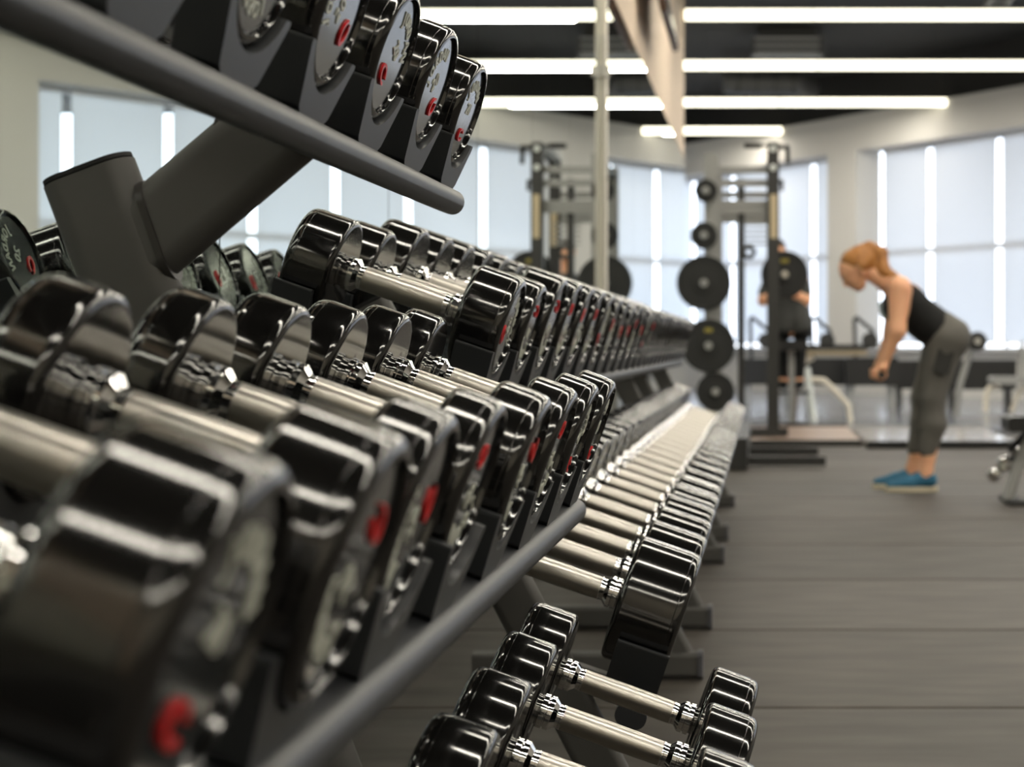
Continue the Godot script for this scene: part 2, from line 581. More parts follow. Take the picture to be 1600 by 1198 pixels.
# ------------------------------------------------------------------ ceiling lights
func build_ceiling_lights() -> void:
	var names := ["row nearest the far windows", "second row from the far windows", "third row from the far windows", "fourth row from the far windows", "fifth row from the far windows", "sixth row from the far windows", "seventh row from the far windows", "eighth row from the far windows", "row above the near dumbbell rack", "row just behind the camera", "row farthest behind the camera"]
	for i in 11:
		var d := 30.14 - 3.53 * i
		var xa := MIRROR_X + 0.01 if d < 19.9 else -2.3
		var xb := minf(wall_x(d) - 0.22, 9.0)
		var t := thing("linear_ceiling_light", Vector3((xa + xb) / 2, LIGHT_Y, -d), "long bright linear ceiling light, " + names[i], "ceiling light", "rows of linear ceiling lights")
		var w := xb - xa
		var st := begin()
		box(st, Vector3(0, 0.062, 0), Vector3(w, 0.03, 0.07), 0.006)
		obj("housing", st, M.duct, t)
		var ns := int(ceil(w / 1.6))
		var sl := w / ns
		for k in ns:
			st = begin()
			prism(st, round_rect(0.115, 0.115, 0.04, 4), -sl / 2 + 0.008, sl / 2 - 0.008, Transform3D(Basis(Vector3.UP, PI / 2), Vector3(-w / 2 + sl * (k + 0.5), 0, 0)))
			obj("diffuser", st, M.light_tube, t)
		st = begin()
		for k in ns + 1:
			var x := -w / 2 + sl * k
			x = clampf(x, -w / 2 + 0.1, w / 2 - 0.1)
			bar(st, Vector3(x, 0.07, 0), Vector3(x, CEIL_Y - LIGHT_Y, 0), circle(0.004, 6))
		obj("suspension", st, M.steel_dark, t)
		var l := AreaLight3D.new()
		l.name = "strip_light"
		t.add_child(l)
		l.area_size = Vector2(w * (0.72 if d > 18.0 else 0.93), 0.085)
		l.area_normalize_energy = true
		l.light_energy = 4.9 * w
		l.light_color = Color(1.0, 0.972, 0.915)
		l.area_range = 40.0
		l.shadow_enabled = true
		l.position = Vector3(0, -0.064, 0)
		l.rotation_degrees = Vector3(-90, 0, 0)

# ------------------------------------------------------------------ dumbbells
func head_mesh(R: float, T: float) -> Mesh:
	var key := "head%.4f_%.4f" % [R, T]
	if cache.has(key): return cache[key]
	var r := minf(0.009, T * 0.18)
	var prof := [Vector2(0.0012, 0.0), Vector2(0.0012, R * 0.45), Vector2(0.0, R * 0.5), Vector2(0.0, R - r)]
	for i in range(1, 6):
		var a := PI / 2 * i / 5
		prof.append(Vector2(r - r * cos(a), R - r + r * sin(a)))
	# a shoulder ring just before the outer edge
	var e := 0.0009
	prof.append(Vector2(T - 1.62 * r, R))
	prof.append(Vector2(T - 1.56 * r, R - e * 0.75))
	prof.append(Vector2(T - 1.46 * r, R - e))
	var r2 := r * 1.1
	prof.append(Vector2(T - r2, R - e))
	for i in range(1, 6):
		var a := PI / 2 * i / 5
		prof.append(Vector2(T - r2 + r2 * sin(a), R - e - r2 + r2 * cos(a)))
	prof.append(Vector2(T, R * 0.865))
	prof.append(Vector2(T - 0.0015, R * 0.85))
	prof.append(Vector2(T - 0.006, R * 0.84))
	prof.append(Vector2(T - 0.006, 0.0))
	var st := begin()
	lathe(st, prof, 72)
	cache[key] = st.commit()
	return cache[key]

func plate_mesh(R: float) -> Mesh:
	var key := "plate%.4f" % R
	if cache.has(key): return cache[key]
	var st := begin()
	lathe(st, [Vector2(-0.001, R * 0.83), Vector2(0.0012, R * 0.825), Vector2(0.0018, R * 0.81), Vector2(0.0018, 0.0)], 48)
	cache[key] = st.commit()
	return cache[key]

func text_mesh(s: String, size: float, depth: float) -> Mesh:
	var f := SystemFont.new()
	f.font_names = PackedStringArray(["Droid Sans"])
	f.font_weight = 700
	var t := TextMesh.new()
	t.text = s
	t.font = f
	t.font_size = 32
	t.pixel_size = size / 32.0
	t.depth = depth
	t.curve_step = 4.0
	return t

func lettering_mesh(R: float) -> Mesh:
	var key := "letters%.4f" % R
	if cache.has(key): return cache[key]
	var st := begin()
	var face := Basis(Vector3.UP, PI / 2)
	var word := "JORDAN"
	var ra := R * 0.56
	for i in word.length():
		var a := (i - 2.5) * -0.33
		var x := Transform3D(Basis(Vector3(0, 0, 1), a), Vector3(-ra * sin(a), ra * cos(a), 0))
		st.append_from(text_mesh(word[i], R * 0.27, 0.0024), 0, Transform3D(face, Vector3(0.0, 0, 0)) * x)
	st.append_from(text_mesh("20", R * 0.3, 0.0024), 0, Transform3D(face, Vector3(0, 0, 0)) * Transform3D(Basis.IDENTITY, Vector3(0, R * 0.1, 0)))
	cache[key] = st.commit()
	return cache[key]

func on_face(v: Vector2, x: float) -> Vector3:
	return Vector3(x, v.y, -v.x)

func emblem_mesh(R: float) -> Mesh:
	var key := "emblem%.4f" % R
	if cache.has(key): return cache[key]
	var st := begin()
	var n := 28
	for ring in [[0.1, 0.148, 0.0, 26], [0.0, 0.0, 0.0, 0]]:
		if ring[3] == 0: continue
		for k in n - 4:
			var a0 := TAU * (k + 2.0) / n
			var a1 := TAU * (k + 3.0) / n
			var q := []
			for aa in [a0, a1]:
				var c := Vector2(cos(aa) * 1.35, sin(aa) * 0.85)
				q.append([c * ring[0] * R, c * ring[1] * R])
			var c0: Vector2 = q[0][0]
			var c1: Vector2 = q[1][0]
			var d0: Vector2 = q[0][1]
			var d1: Vector2 = q[1][1]
			var h := 0.0024
			quad(st, on_face(c0, h), on_face(c1, h), on_face(d1, h), on_face(d0, h), Vector3(1, 0, 0))
			var no: Vector3 = on_face((d0 + d1).normalized(), 0.0)
			quad(st, on_face(d0, 0.0), on_face(d1, 0.0), on_face(d1, h), on_face(d0, h), no)
			quad(st, on_face(c0, 0.0), on_face(c1, 0.0), on_face(c1, h), on_face(c0, h), -no)
	cache[key] = st.commit()
	return cache[key]

const GAP := 0.19           # between the inner faces of a dumbbell's two heads
func collar_mesh(s: float) -> Mesh:
	var key := "collar%.3f" % s
	if cache.has(key): return cache[key]
	var st := begin()
	var p := [[-0.002, 0.021], [0.004, 0.0215], [0.0045, 0.0245], [0.0105, 0.0245], [0.011, 0.0215], [0.0125, 0.0215], [0.013, 0.0242], [0.0185, 0.0242], [0.0192, 0.0235], [0.0245, 0.0178], [0.0252, 0.0168], [0.0295, 0.0168], [0.030, 0.0175], [0.0325, 0.0175], [0.033, 0.016]]
	var prof := []
	for q in p: prof.append(Vector2(q[0], q[1] * s))
	lathe(st, prof, 40)
	cache[key] = st.commit()
	return cache[key]

func grip_mesh(s: float) -> Mesh:
	var key := "grip%.3f" % s
	if cache.has(key): return cache[key]
	var st := begin()
	var h := GAP / 2 - 0.032
	lathe(st, [Vector2(-h, 0.0162 * s), Vector2(-h + 0.001, 0.0172 * s), Vector2(-h * 0.5, 0.0176 * s), Vector2(0, 0.0179 * s), Vector2(h * 0.5, 0.0176 * s), Vector2(h - 0.001, 0.0172 * s), Vector2(h, 0.0162 * s)], 40, Transform3D.IDENTITY, Vector2(56, 520))
	cache[key] = st.commit()
	return cache[key]

func dumbbell(centre: Vector3, tilt: float, R: float, T: float, s: float, label: String, group: String, letters := true) -> Node3D:
	var o := thing("dumbbell", centre, label, "dumbbell", group)
	o.rotation.z = -tilt
	for side in [1, -1]:
		var h := node("head", head_mesh(R, T), M.urethane, o)
		h.position = Vector3(side * GAP / 2, 0, 0)
		var roll := rng.randf_range(-PI, PI)
		h.basis = Basis(Vector3.UP, 0.0 if side > 0 else PI) * Basis(Vector3.RIGHT, roll)
		var f := node("face_plate", plate_mesh(R), M.face_plate, h)
		f.position = Vector3(T - 0.006, 0, 0)
		if letters:
			var l := node("lettering", lettering_mesh(R), M.lettering, h)
			l.position = Vector3(T - 0.0043, 0, 0)
			tag(l, "raised pale lettering")
			var e := node("emblem", emblem_mesh(R), M.emblem_red, h)
			e.position = Vector3(T - 0.0043, -R * 0.4, 0)
			tag(e, "red oval emblem")
		var c := node("collar", collar_mesh(s), M.chrome, o)
		c.position = Vector3(side * GAP / 2, 0, 0)
		c.basis = Basis(Vector3.UP, PI if side > 0 else 0.0)
		tag(c, "chrome collar")
	tag(node("grip", grip_mesh(s), M.knurl, o), "knurled steel grip")
	return o

# ------------------------------------------------------------------ racks
# moulded cradle under one head; in the tier's own axes: x along the dumbbell, y away from the tray, z along the rack
func saddle_mesh(R: float, drop: float, w: float) -> Mesh:
	var key := "saddle%.4f_%.4f_%.4f" % [R, drop, w]
	if cache.has(key): return cache[key]
	var poly := PackedVector2Array()
	var top := -R * 0.48
	var half := w / 2
	var ri := R + 0.0025
	# outline in (z, y)
	poly.append(Vector2(-half * 0.55, -drop))
	poly.append(Vector2(half * 0.55, -drop))
	poly.append(Vector2(half * 0.66, -drop + 0.006))
	poly.append(Vector2(half, top - 0.004))
	poly.append(Vector2(half - 0.001, top))
	var a0 := asin(clampf(top / ri, -1, 1))
	var xin := ri * cos(a0)
	poly.append(Vector2(maxf(xin + 0.001, half - 0.012), top))
	for i in 15:
		var a := a0 + (-PI - 2 * a0) * i / 14.0
		poly.append(Vector2(ri * cos(a), ri * sin(a)))
	poly.append(Vector2(-maxf(xin + 0.001, half - 0.012), top))
	poly.append(Vector2(-half + 0.001, top))
	poly.append(Vector2(-half, top - 0.004))
	poly.append(Vector2(-half * 0.66, -drop + 0.006))
	var st := begin()
	prism(st, poly, -0.5, 0.5, Transform3D(Basis(Vector3(0, 0, 1), Vector3(0, 1, 0), Vector3(1, 0, 0)), Vector3.ZERO))
	cache[key] = st.commit()
	return cache[key]

# one tier: front and rear rail, a saddle under each head, bracket bars on the posts
# axis centre C (x, y) of a head of radius R0 at depth list ds, tilt
func tier(rack: Node3D, C: Vector2, R0: float, tilt: float, ds: Array, Rs: Array, T: float, d_a: float, d_b: float, posts: Array) -> void:
	var a := Vector2(cos(tilt), -sin(tilt))
	var p := Vector2(sin(tilt), cos(tilt))
	var base := rack.position
	var S := C - p * R0                 # line on which all heads rest
	var tray := S - p * 0.026           # top of the rails
	var arm := GAP / 2 + T * 0.62
	for s in [1, -1]:
		var q: Vector2 = tray + a * (s * (arm + 0.012)) - p * (0.018 if s > 0 else 0.005)
		var st := begin()
		var poly := round_rect(0.046, 0.034 if s > 0 else 0.009, 0.016, 5)
		var xf := Transform3D(Basis(Vector3(a.x, a.y, 0), Vector3(p.x, p.y, 0), Vector3(0, 0, 1)), Vector3(q.x, q.y, 0) - Vector3(base.x, base.y, 0))
		prism(st, poly, -d_b - base.z, -d_a - base.z, xf)
		obj("rail", st, M.rail_paint, rack)
	for k in ds.size():
		var R: float = Rs[k]
		var m := saddle_mesh(R, R + 0.027, 1.754 * R + 0.03)
		for s in [1, -1]:
			var c: Vector2 = S + p * R + a * (s * (GAP / 2 + T * 0.6))
			var o := node("saddle", m, M.saddle, rack)
			o.transform = Transform3D(Basis(Vector3(a.x, a.y, 0) * (T * 0.8), Vector3(p.x, p.y, 0), Vector3(0, 0, 1)), Vector3(c.x, c.y, -ds[k]) - base)
	for pd in posts:
		var st := begin()
		var q0: Vector2 = tray + a * (0.03) - p * 0.03
		var q1: Vector2 = tray + a * (arm - 0.012) - p * 0.03
		bar(st, Vector3(q0.x, q0.y, -pd) - base, Vector3(q1.x, q1.y, -pd) - base, round_rect(0.03, 0.02, 0.004, 2))
		obj("tray_bracket", st, M.post_paint, rack)

func oval(w: float, h: float) -> PackedVector2Array:
	return round_rect(w, h, minf(w, h) * 0.499, 8)

func post_part(rack: Node3D, top: Vector2, lean: float, d: float, foot_x0: float, foot_x1: float, wide := 0.082, thick := 0.046) -> void:
	var base := rack.position
	var low := Vector2(top.x + (top.y - 0.05) * tan(lean), 0.05)
	var st := begin()
	bar(st, Vector3(low.x, low.y, -d) - base, Vector3(top.x, top.y, -d) - base, oval(thick, wide), Vector3(1, 0, 0))
	var o := obj("post", st, M.post_paint, rack)
	st = begin()
	var up := Vector3(top.x - low.x, top.y - low.y, 0).normalized()
	var t3 := Vector3(top.x, top.y, -d) - base
	bar(st, t3 + up * 0.0015, t3 + up * 0.006, oval(thick - 0.002, wide - 0.002), Vector3(1, 0, 0))
	obj("post_cap", st, M.rubber, o)
	st = begin()
	bar(st, Vector3(foot_x0, 0.034, -d) - base, Vector3(foot_x1, 0.034, -d) - base, round_rect(0.05, 0.06, 0.012, 3))
	var f := obj("foot", st, M.post_paint, rack)
	st = begin()
	bar(st, Vector3(foot_x1, 0.034, -d) - base, Vector3(foot_x1 + 0.012, 0.034, -d) - base, round_rect(0.058, 0.066, 0.012, 3))
	obj("foot_cap", st, M.foot_cap, f)

func build_near_rack() -> void:
	var tilt := deg_to_rad(20.0)
	var pitch := 0.238
	var d_last := 2.344
	var rack := thing("dumbbell_rack", Vector3(-0.35, 0, -1.749), "dark three-tier dumbbell rack nearest the camera, with leaning oval posts", "dumbbell rack", "dumbbell racks along the mirror wall")
	var post_top := Vector2(-0.671, 0.97)
	var lean := deg_to_rad(20.5)
	for pd in [1.749, 0.321]:
		post_part(rack, post_top, lean, pd, -0.72, -0.15, 0.093, 0.05)
	var a := Vector2(cos(tilt), -sin(tilt))
	var p := Vector2(sin(tilt), cos(tilt))
	# arms that carry the trays, welded to the posts
	for pd in [1.749, 0.321]:
		for off in [Vector2(0, 0), Vector2(0.167, -0.421), Vector2(0.343, -0.8215)]:
			var st := begin()
			var a0 := Vector3(-0.64 + off.x, 0.882 + off.y, -pd) - rack.position
			var a1 := Vector3(-0.503 + off.x, 0.998 + off.y, -pd) - rack.position
			var cut: Vector2 = Vector2(-0.526, 1.153) - p * (0.0712 + 0.03) + off
			cut_bar(st, a0, a1, oval(0.046, 0.09), Vector3(1, -1, 0), Vector3(cut.x, cut.y, -pd) - rack.position, Vector3(p.x, p.y, 0))
			var arm := obj("arm", st, M.post_paint, rack)
			st = begin()
			var w := a0 + (a1 - a0).normalized() * 0.045
			prism(st, oval(0.051, 0.105), 0, 0.007, along(w, w + Vector3(0.95, 0.33, 0), Vector3(0, 1, 0)))
			if off == Vector2.ZERO:
				obj("weld_seam", st, M.weld, arm)
	# tiers: [centre of the last dumbbell's axis, radii, thicknesses, pitch, name]
	var mid_T := [0.062, 0.062, 0.047, 0.044, 0.0525, 0.0515, 0.0515, 0.052]
	var mid_R := [0.077, 0.076, 0.074, 0.0737, 0.0737, 0.0737, 0.0737, 0.0737]
	var C := Vector2(-0.359, 0.732)
	var ds := []
	var Rs := []
	for k in 8:
		var d := d_last - pitch * (7 - k)
		ds.append(d)
		Rs.append(mid_R[k])
		var c: Vector2 = C + p * (mid_R[k] - 0.0737)
		var where: String = "nearest the camera" if k == 0 else ("farthest from the camera" if k == 7 else ORD[k] + " from the camera")
		dumbbell(Vector3(c.x, c.y, -d), tilt, mid_R[k], mid_T[k], 1.0, "black dumbbell with chrome grip, %s on near rack's middle tier" % where, "dumbbells on the near rack's middle tier")
	tier(rack, C, 0.0737, tilt, ds, Rs, 0.052, -0.1, 2.42, [1.749, 0.321])
	# top tier
	C = Vector2(-0.526, 1.153)
	ds = []
	Rs = []
	for k in 6:
		var d := d_last - 0.233 * k
		ds.append(d)
		var R := 0.0712 if k == 0 else 0.0735
		Rs.append(R)
		var c: Vector2 = C + p * (R - 0.0712)
		var where: String = ["at the far end", "second from the far end", "third from the far end", "fourth from the far end", "fifth from the far end", "sixth from the far end"][k]
		dumbbell(Vector3(c.x, c.y, -d), tilt, R, 0.046, 1.0, "black dumbbell seen from below, %s of near rack's top tier" % where, "dumbbells on the near rack's top tier")
	tier(rack, C, 0.0712, tilt, ds, Rs, 0.05, -0.1, 2.42, [1.749, 0.321])
	# bottom tier
	C = Vector2(-0.183, 0.3315)
	ds = []
	Rs = []
	for k in 5:
		var d := d_last - 0.2356 * k
		ds.append(d)
		Rs.append(0.078)
		var where: String = ["at the far end", "second from the far end", "third from the far end", "fourth from the far end", "fifth from the far end"][k]
		dumbbell(Vector3(C.x, C.y, -d), tilt, 0.078, 0.066, 0.86, "black dumbbell with steel grip, %s of near rack's bottom tier" % where, "dumbbells on the near rack's bottom tier")
	tier(rack, C, 0.078, tilt, ds, Rs, 0.066, -0.1, 2.42, [1.749, 0.321])

func build_far_racks() -> void:
	var tilt := deg_to_rad(19.0)
	var p := Vector2(sin(tilt), cos(tilt))
	var pitch := 0.2464
	var d1 := 2.62
	var up := Vector2(-0.537, 0.878)
	var lo := Vector2(-0.304, 0.4575)
	var rname := ["second rack", "third rack", "farthest rack"]
	var rlabel := ["dark two-tier dumbbell rack right behind the near three-tier rack", "dark two-tier dumbbell rack in the middle of the row", "dark two-tier dumbbell rack at the far end of the row"]
	for r in 3:
		var n: int = 9 if r < 2 else 8
		var k0 := r * 9
		var rack := thing("dumbbell_rack", Vector3(-0.4, 0, -(d1 + pitch * (k0 + 4))), rlabel[r], "dumbbell rack", "dumbbell racks along the mirror wall")
		var posts := [d1 + pitch * (k0 + 0.5), d1 + pitch * (k0 + 6.5)]
		for pd in posts:
			post_part(rack, Vector2(-0.62, 0.86), deg_to_rad(27.0), pd, -0.7, -0.16, 0.075, 0.03)
		var ds := []
		var Ru := []
		var Rl := []
		for j in n:
			var k := k0 + j
			var d := d1 + pitch * k
			ds.append(d)
			var R1: float = 0.0775 if k < 2 else (0.088 if k < 7 else (0.086 if k % 3 else 0.082))
			var R2 := 0.095
			Ru.append(R1)
			Rl.append(R2)
			var c: Vector2 = up + p * (R1 - 0.0775)
			var where: String = ORD[j] + " from its near end"
			dumbbell(Vector3(c.x, c.y, -d), tilt, R1, 0.072, 1.05, "black dumbbell, %s on upper tier of %s" % [where, rname[r]], "dumbbells on the upper tier of the %s" % rname[r], k < 14)
			dumbbell(Vector3(lo.x, lo.y, -d), tilt, R2, 0.098, 0.98, "bright-gripped black dumbbell, %s on lower tier of %s" % [where, rname[r]], "dumbbells on the lower tier of the %s" % rname[r], k < 6)
		var da := d1 + pitch * k0 - 0.12
		var db := d1 + pitch * (k0 + n - 1) + 0.12
		tier(rack, up, 0.0775, tilt, ds, Ru, 0.072, da, db, posts)
		tier(rack, lo, 0.095, tilt, ds, Rl, 0.098, da, db, posts)

# ------------------------------------------------------------------ half rack with plates
func px(u: float, v: float, d: float) -> Vector3:     # where the photograph's point lies at depth d
	return Vector3((u - VPX) * d / F, CAM_Y - (v - VPY) * d / F, -d)

func plate_things(c: Vector3, r: float, label: String, spot := Color(0, 0, 0), th := 0.045) -> void:
	var o := thing("weight_plate", c, label, "weight plate", "weight plates on the half rack")
	var st := begin()
	var face := Transform3D(Basis(Vector3.UP, -PI / 2), Vector3.ZERO)
	lathe(st, [Vector2(-th / 2, 0.027), Vector2(-th / 2, r - 0.006), Vector2(-th / 2 + 0.006, r), Vector2(th / 2 - 0.006, r), Vector2(th / 2, r - 0.006), Vector2(th / 2, r * 0.86), Vector2(th / 2 - 0.008, r * 0.83), Vector2(th / 2 - 0.008, r * 0.42), Vector2(th / 2, r * 0.38), Vector2(th / 2, 0.027), Vector2(-th / 2, 0.027)], 40, face)
	obj("disc", st, M.plate_iron, o)
	st = begin()
	lathe(st, [Vector2(th / 2 - 0.002, 0.034), Vector2(th / 2 + 0.004, 0.034), Vector2(th / 2 + 0.004, 0.026), Vector2(th / 2 - 0.002, 0.026)], 24, face)
	obj("hub_ring", st, M.grey_steel, o)
	if spot.a > 0.5 and spot.g > 0.1:
		st = begin()
		box(st, Vector3(0, r * 0.6 - 0.005, th / 2 - 0.005), Vector3(0.07, 0.035, 0.006), 0.008)
		obj("print", st, M.plate_print, o)

func build_half_rack() -> void:
	var d := 14.47
	var far := 15.67
	var o := thing("half_rack", Vector3(0, 0, -d), "black half rack with grey crossbars and plate storage, in front of windows", "weight rack")
	var up0 := px(1208, 0, d).x
	var rear := px(1112, 0, d).x
	var b := o.position
	var st: SurfaceTool
	for dd in [d, far]:
		st = begin()
		box(st, Vector3(up0, 1.28, -dd) - b, Vector3(0.1, 2.34, 0.09), 0.008)
		var u := obj("upright", st, M.steel_dark, o)
		for y in [2.405, 2.25]:
			st = begin()
			lathe(st, [Vector2(0.044, 0.028), Vector2(0.052, 0.024), Vector2(0.052, 0.0)], 16, Transform3D(Basis(Vector3.UP, -PI / 2), Vector3(up0, y, -dd) - b))
			obj("bolt", st, M.white_paint, u)
		st = begin()
		box(st, Vector3(up0 + 0.004, 1.85, -dd + 0.048) - b, Vector3(0.055, 0.36, 0.008), 0.002)
		obj("number_strip", st, M.tan_strip, u)
		st = begin()
		box(st, Vector3(rear, 1.22, -dd) - b, Vector3(0.12, 2.3, 0.08), 0.008)
		obj("rear_post", st, M.grey_steel, o)
	# inner thin post
	st = begin()
	box(st, Vector3(-0.195, 1.12, -(d + 0.1)) - b, Vector3(0.055, 2.1, 0.055), 0.006)
	obj("inner_post", st, M.steel_dark, o)
	# crossbars between front and rear
	for y in [2.24, 2.13, 1.96, 1.91]:
		for dd in [d + 0.05, far]:
			st = begin()
			box(st, Vector3((up0 + rear) / 2, y, -dd) - b, Vector3(up0 - rear, 0.055, 0.05), 0.005)
			obj("crossbar", st, M.grey_steel, o)
	for k in 5:
		st = begin()
		box(st, Vector3(-0.06, 1.86 - 0.045 * k, -(far - 0.2)) - b, Vector3(0.25, 0.016, 0.02))
		obj("rung", st, M.grey_steel, o)
	# beams from near to far frame
	for q in [[up0, 2.43], [rear, 2.3], [rear, 0.1]]:
		st = begin()
		box(st, Vector3(q[0], q[1], -(d + far) / 2) - b, Vector3(0.07, 0.07, far - d), 0.005)
		obj("beam", st, M.steel_dark, o)
	# grips and hooks at the top
	st = begin()
	bar(st, Vector3(-0.17, 2.43, -d + 0.03) - b, Vector3(-0.03, 2.43, -d + 0.03) - b, circle(0.022, 12))
	bar(st, Vector3(-0.03, 2.43, -d + 0.03) - b, Vector3(up0, 2.43, -d + 0.03) - b, circle(0.012, 8))
	obj("pull_up_grip", st, M.rubber, o)
	st = begin()
	tube_path(st, [Vector3(up0, 2.42, -d + 0.03) - b, Vector3(0.19, 2.42, -d + 0.03) - b, Vector3(0.19, 2.28, -d + 0.03) - b], 0.02)
	obj("hook", st, M.steel_dark, o)
	st = begin()
	tube_path(st, [Vector3(up0, 2.14, -d + 0.03) - b, Vector3(0.14, 2.14, -d + 0.03) - b, Vector3(0.14, 2.06, -d + 0.03) - b], 0.016)
	obj("hook", st, M.steel_dark, o)
	# base: runner and low feet
	st = begin()
	box(st, Vector3((up0 + rear) / 2, 0.082, -d) - b, Vector3(0.75, 0.07, 0.1), 0.006)
	obj("base_runner", st, M.steel_dark, o)
	for q in [[12.43, 0.375], [11.4, 0.394]]:
		st = begin()
		box(st, Vector3((-0.12 + q[1]) / 2, 0.045, -q[0]) - b, Vector3(q[1] + 0.12, 0.06, 0.06), 0.006)
		var f := obj("foot_bar", st, M.steel_dark, o)
		st = begin()
		lathe(st, [Vector2(-0.13, 0.0), Vector2(-0.13, 0.035), Vector2(-0.11, 0.035)], 14, Transform3D(Basis.IDENTITY, Vector3(0, 0.05, -q[0] + 0.0) - b))
		obj("end_cap", st, M.grey_steel, f)
	st = begin()
	box(st, Vector3(-0.17, 0.105, -12.4) - b, Vector3(0.12, 0.2, 2.5), 0.01)
	obj("base_box", st, M.steel_dark, o)
	# storage pegs and the plates on them
	var spec := [[1103.0, 298.0, 18.0, "small black plate, highest on the half rack's storage post"], [1100.0, 368.0, 21.0, "small black plate, second from the top of the storage post"], [1100.0, 442.0, 43.0, "large black plate in the middle of the storage post"], [1107.0, 540.0, 42.0, "large black plate with yellow print, below the middle one"], [1118.0, 612.0, 30.0, "black plate lowest on the half rack's storage post"]]
	var k := 0
	for s in spec:
		var c := px(s[0], s[1], d - 0.12)
		st = begin()
		bar(st, Vector3(c.x, c.y, -d) - b, Vector3(c.x, c.y, -d + 0.22) - b, circle(0.024, 14))
		obj("peg", st, M.grey_steel, o)
		plate_things(c, s[2] * (d - 0.12) / F, s[3], Color(1, 1, 0) if k == 3 else Color(0, 0, 0))
		k += 1
	var c2 := px(1170, 394, d + 0.2)
	plate_things(c2, 0.06, "tiny plate on the thin inner post of the half rack", Color(0, 0, 0), 0.03)
	# loaded barbell on the far side of the near upright
	var bb := thing("barbell", px(1226, 429, d + 0.30) + Vector3(0, 0, -0.35), "steel barbell resting in the half rack behind the black upright", "barbell")
	st = begin()
	bar(st, Vector3(0, 0, -0.8), Vector3(0, 0, 0.12), circle(0.014, 12))
	obj("shaft", st, M.grey_steel, bb)
	st = begin()
	bar(st, Vector3(0, 0, 0.12), Vector3(0, 0, 0.52), circle(0.025, 14))
	obj("sleeve", st, M.chrome, bb)
	plate_things(px(1226, 429, d + 0.30), 0.2, "large black plate with yellow print on the racked barbell", Color(1, 1, 0))

# ------------------------------------------------------------------ lifting platforms
func build_platforms() -> void:
	var o := thing("lifting_platform", Vector3(0.3, 0, -14.6), "brown wooden lifting platform under the half rack", "platform")
	var st := begin()
	var xa := -0.75
	var xb := px(1345, 0, 14.0).x
	box(st, Vector3((xa + xb) / 2, 0.022, -15.1) - o.position, Vector3(xb - xa, 0.04, 2.4), 0.004)
	obj("deck", st, M.wood, o)
	st = begin()
	box(st, Vector3((xa + xb) / 2, 0.025, -13.86) - o.position, Vector3(xb - xa, 0.048, 0.07), 0.006)
	obj("edge", st, M.steel_dark, o)
	st = begin()
	box(st, Vector3((xa + xb) / 2, 0.03, -16.36) - o.position, Vector3(xb - xa, 0.058, 0.07), 0.006)
	obj("edge", st, M.steel_dark, o)
	o = thing("lifting_platform", Vector3(1.6, 0, -14.6), "pale shiny lifting platform with black edge behind the woman", "platform")
	xa = xb + 0.02
	xb = px(1592, 0, 13.6).x
	st = begin()
	box(st, Vector3((xa + xb) / 2, 0.026, -14.7) - o.position, Vector3(xb - xa, 0.05, 2.24), 0.004)
	obj("deck", st, M.platform_top, o)
	st = begin()
	box(st, Vector3((xa + xb) / 2, 0.029, -13.53) - o.position, Vector3(xb - xa, 0.056, 0.08), 0.006)
	obj("edge", st, M.rubber, o)
	st = begin()
	box(st, Vector3((xa + xb) / 2, 0.034, -15.88) - o.position, Vector3(xb - xa, 0.066, 0.08), 0.006)
	obj("edge", st, M.grey_steel, o)

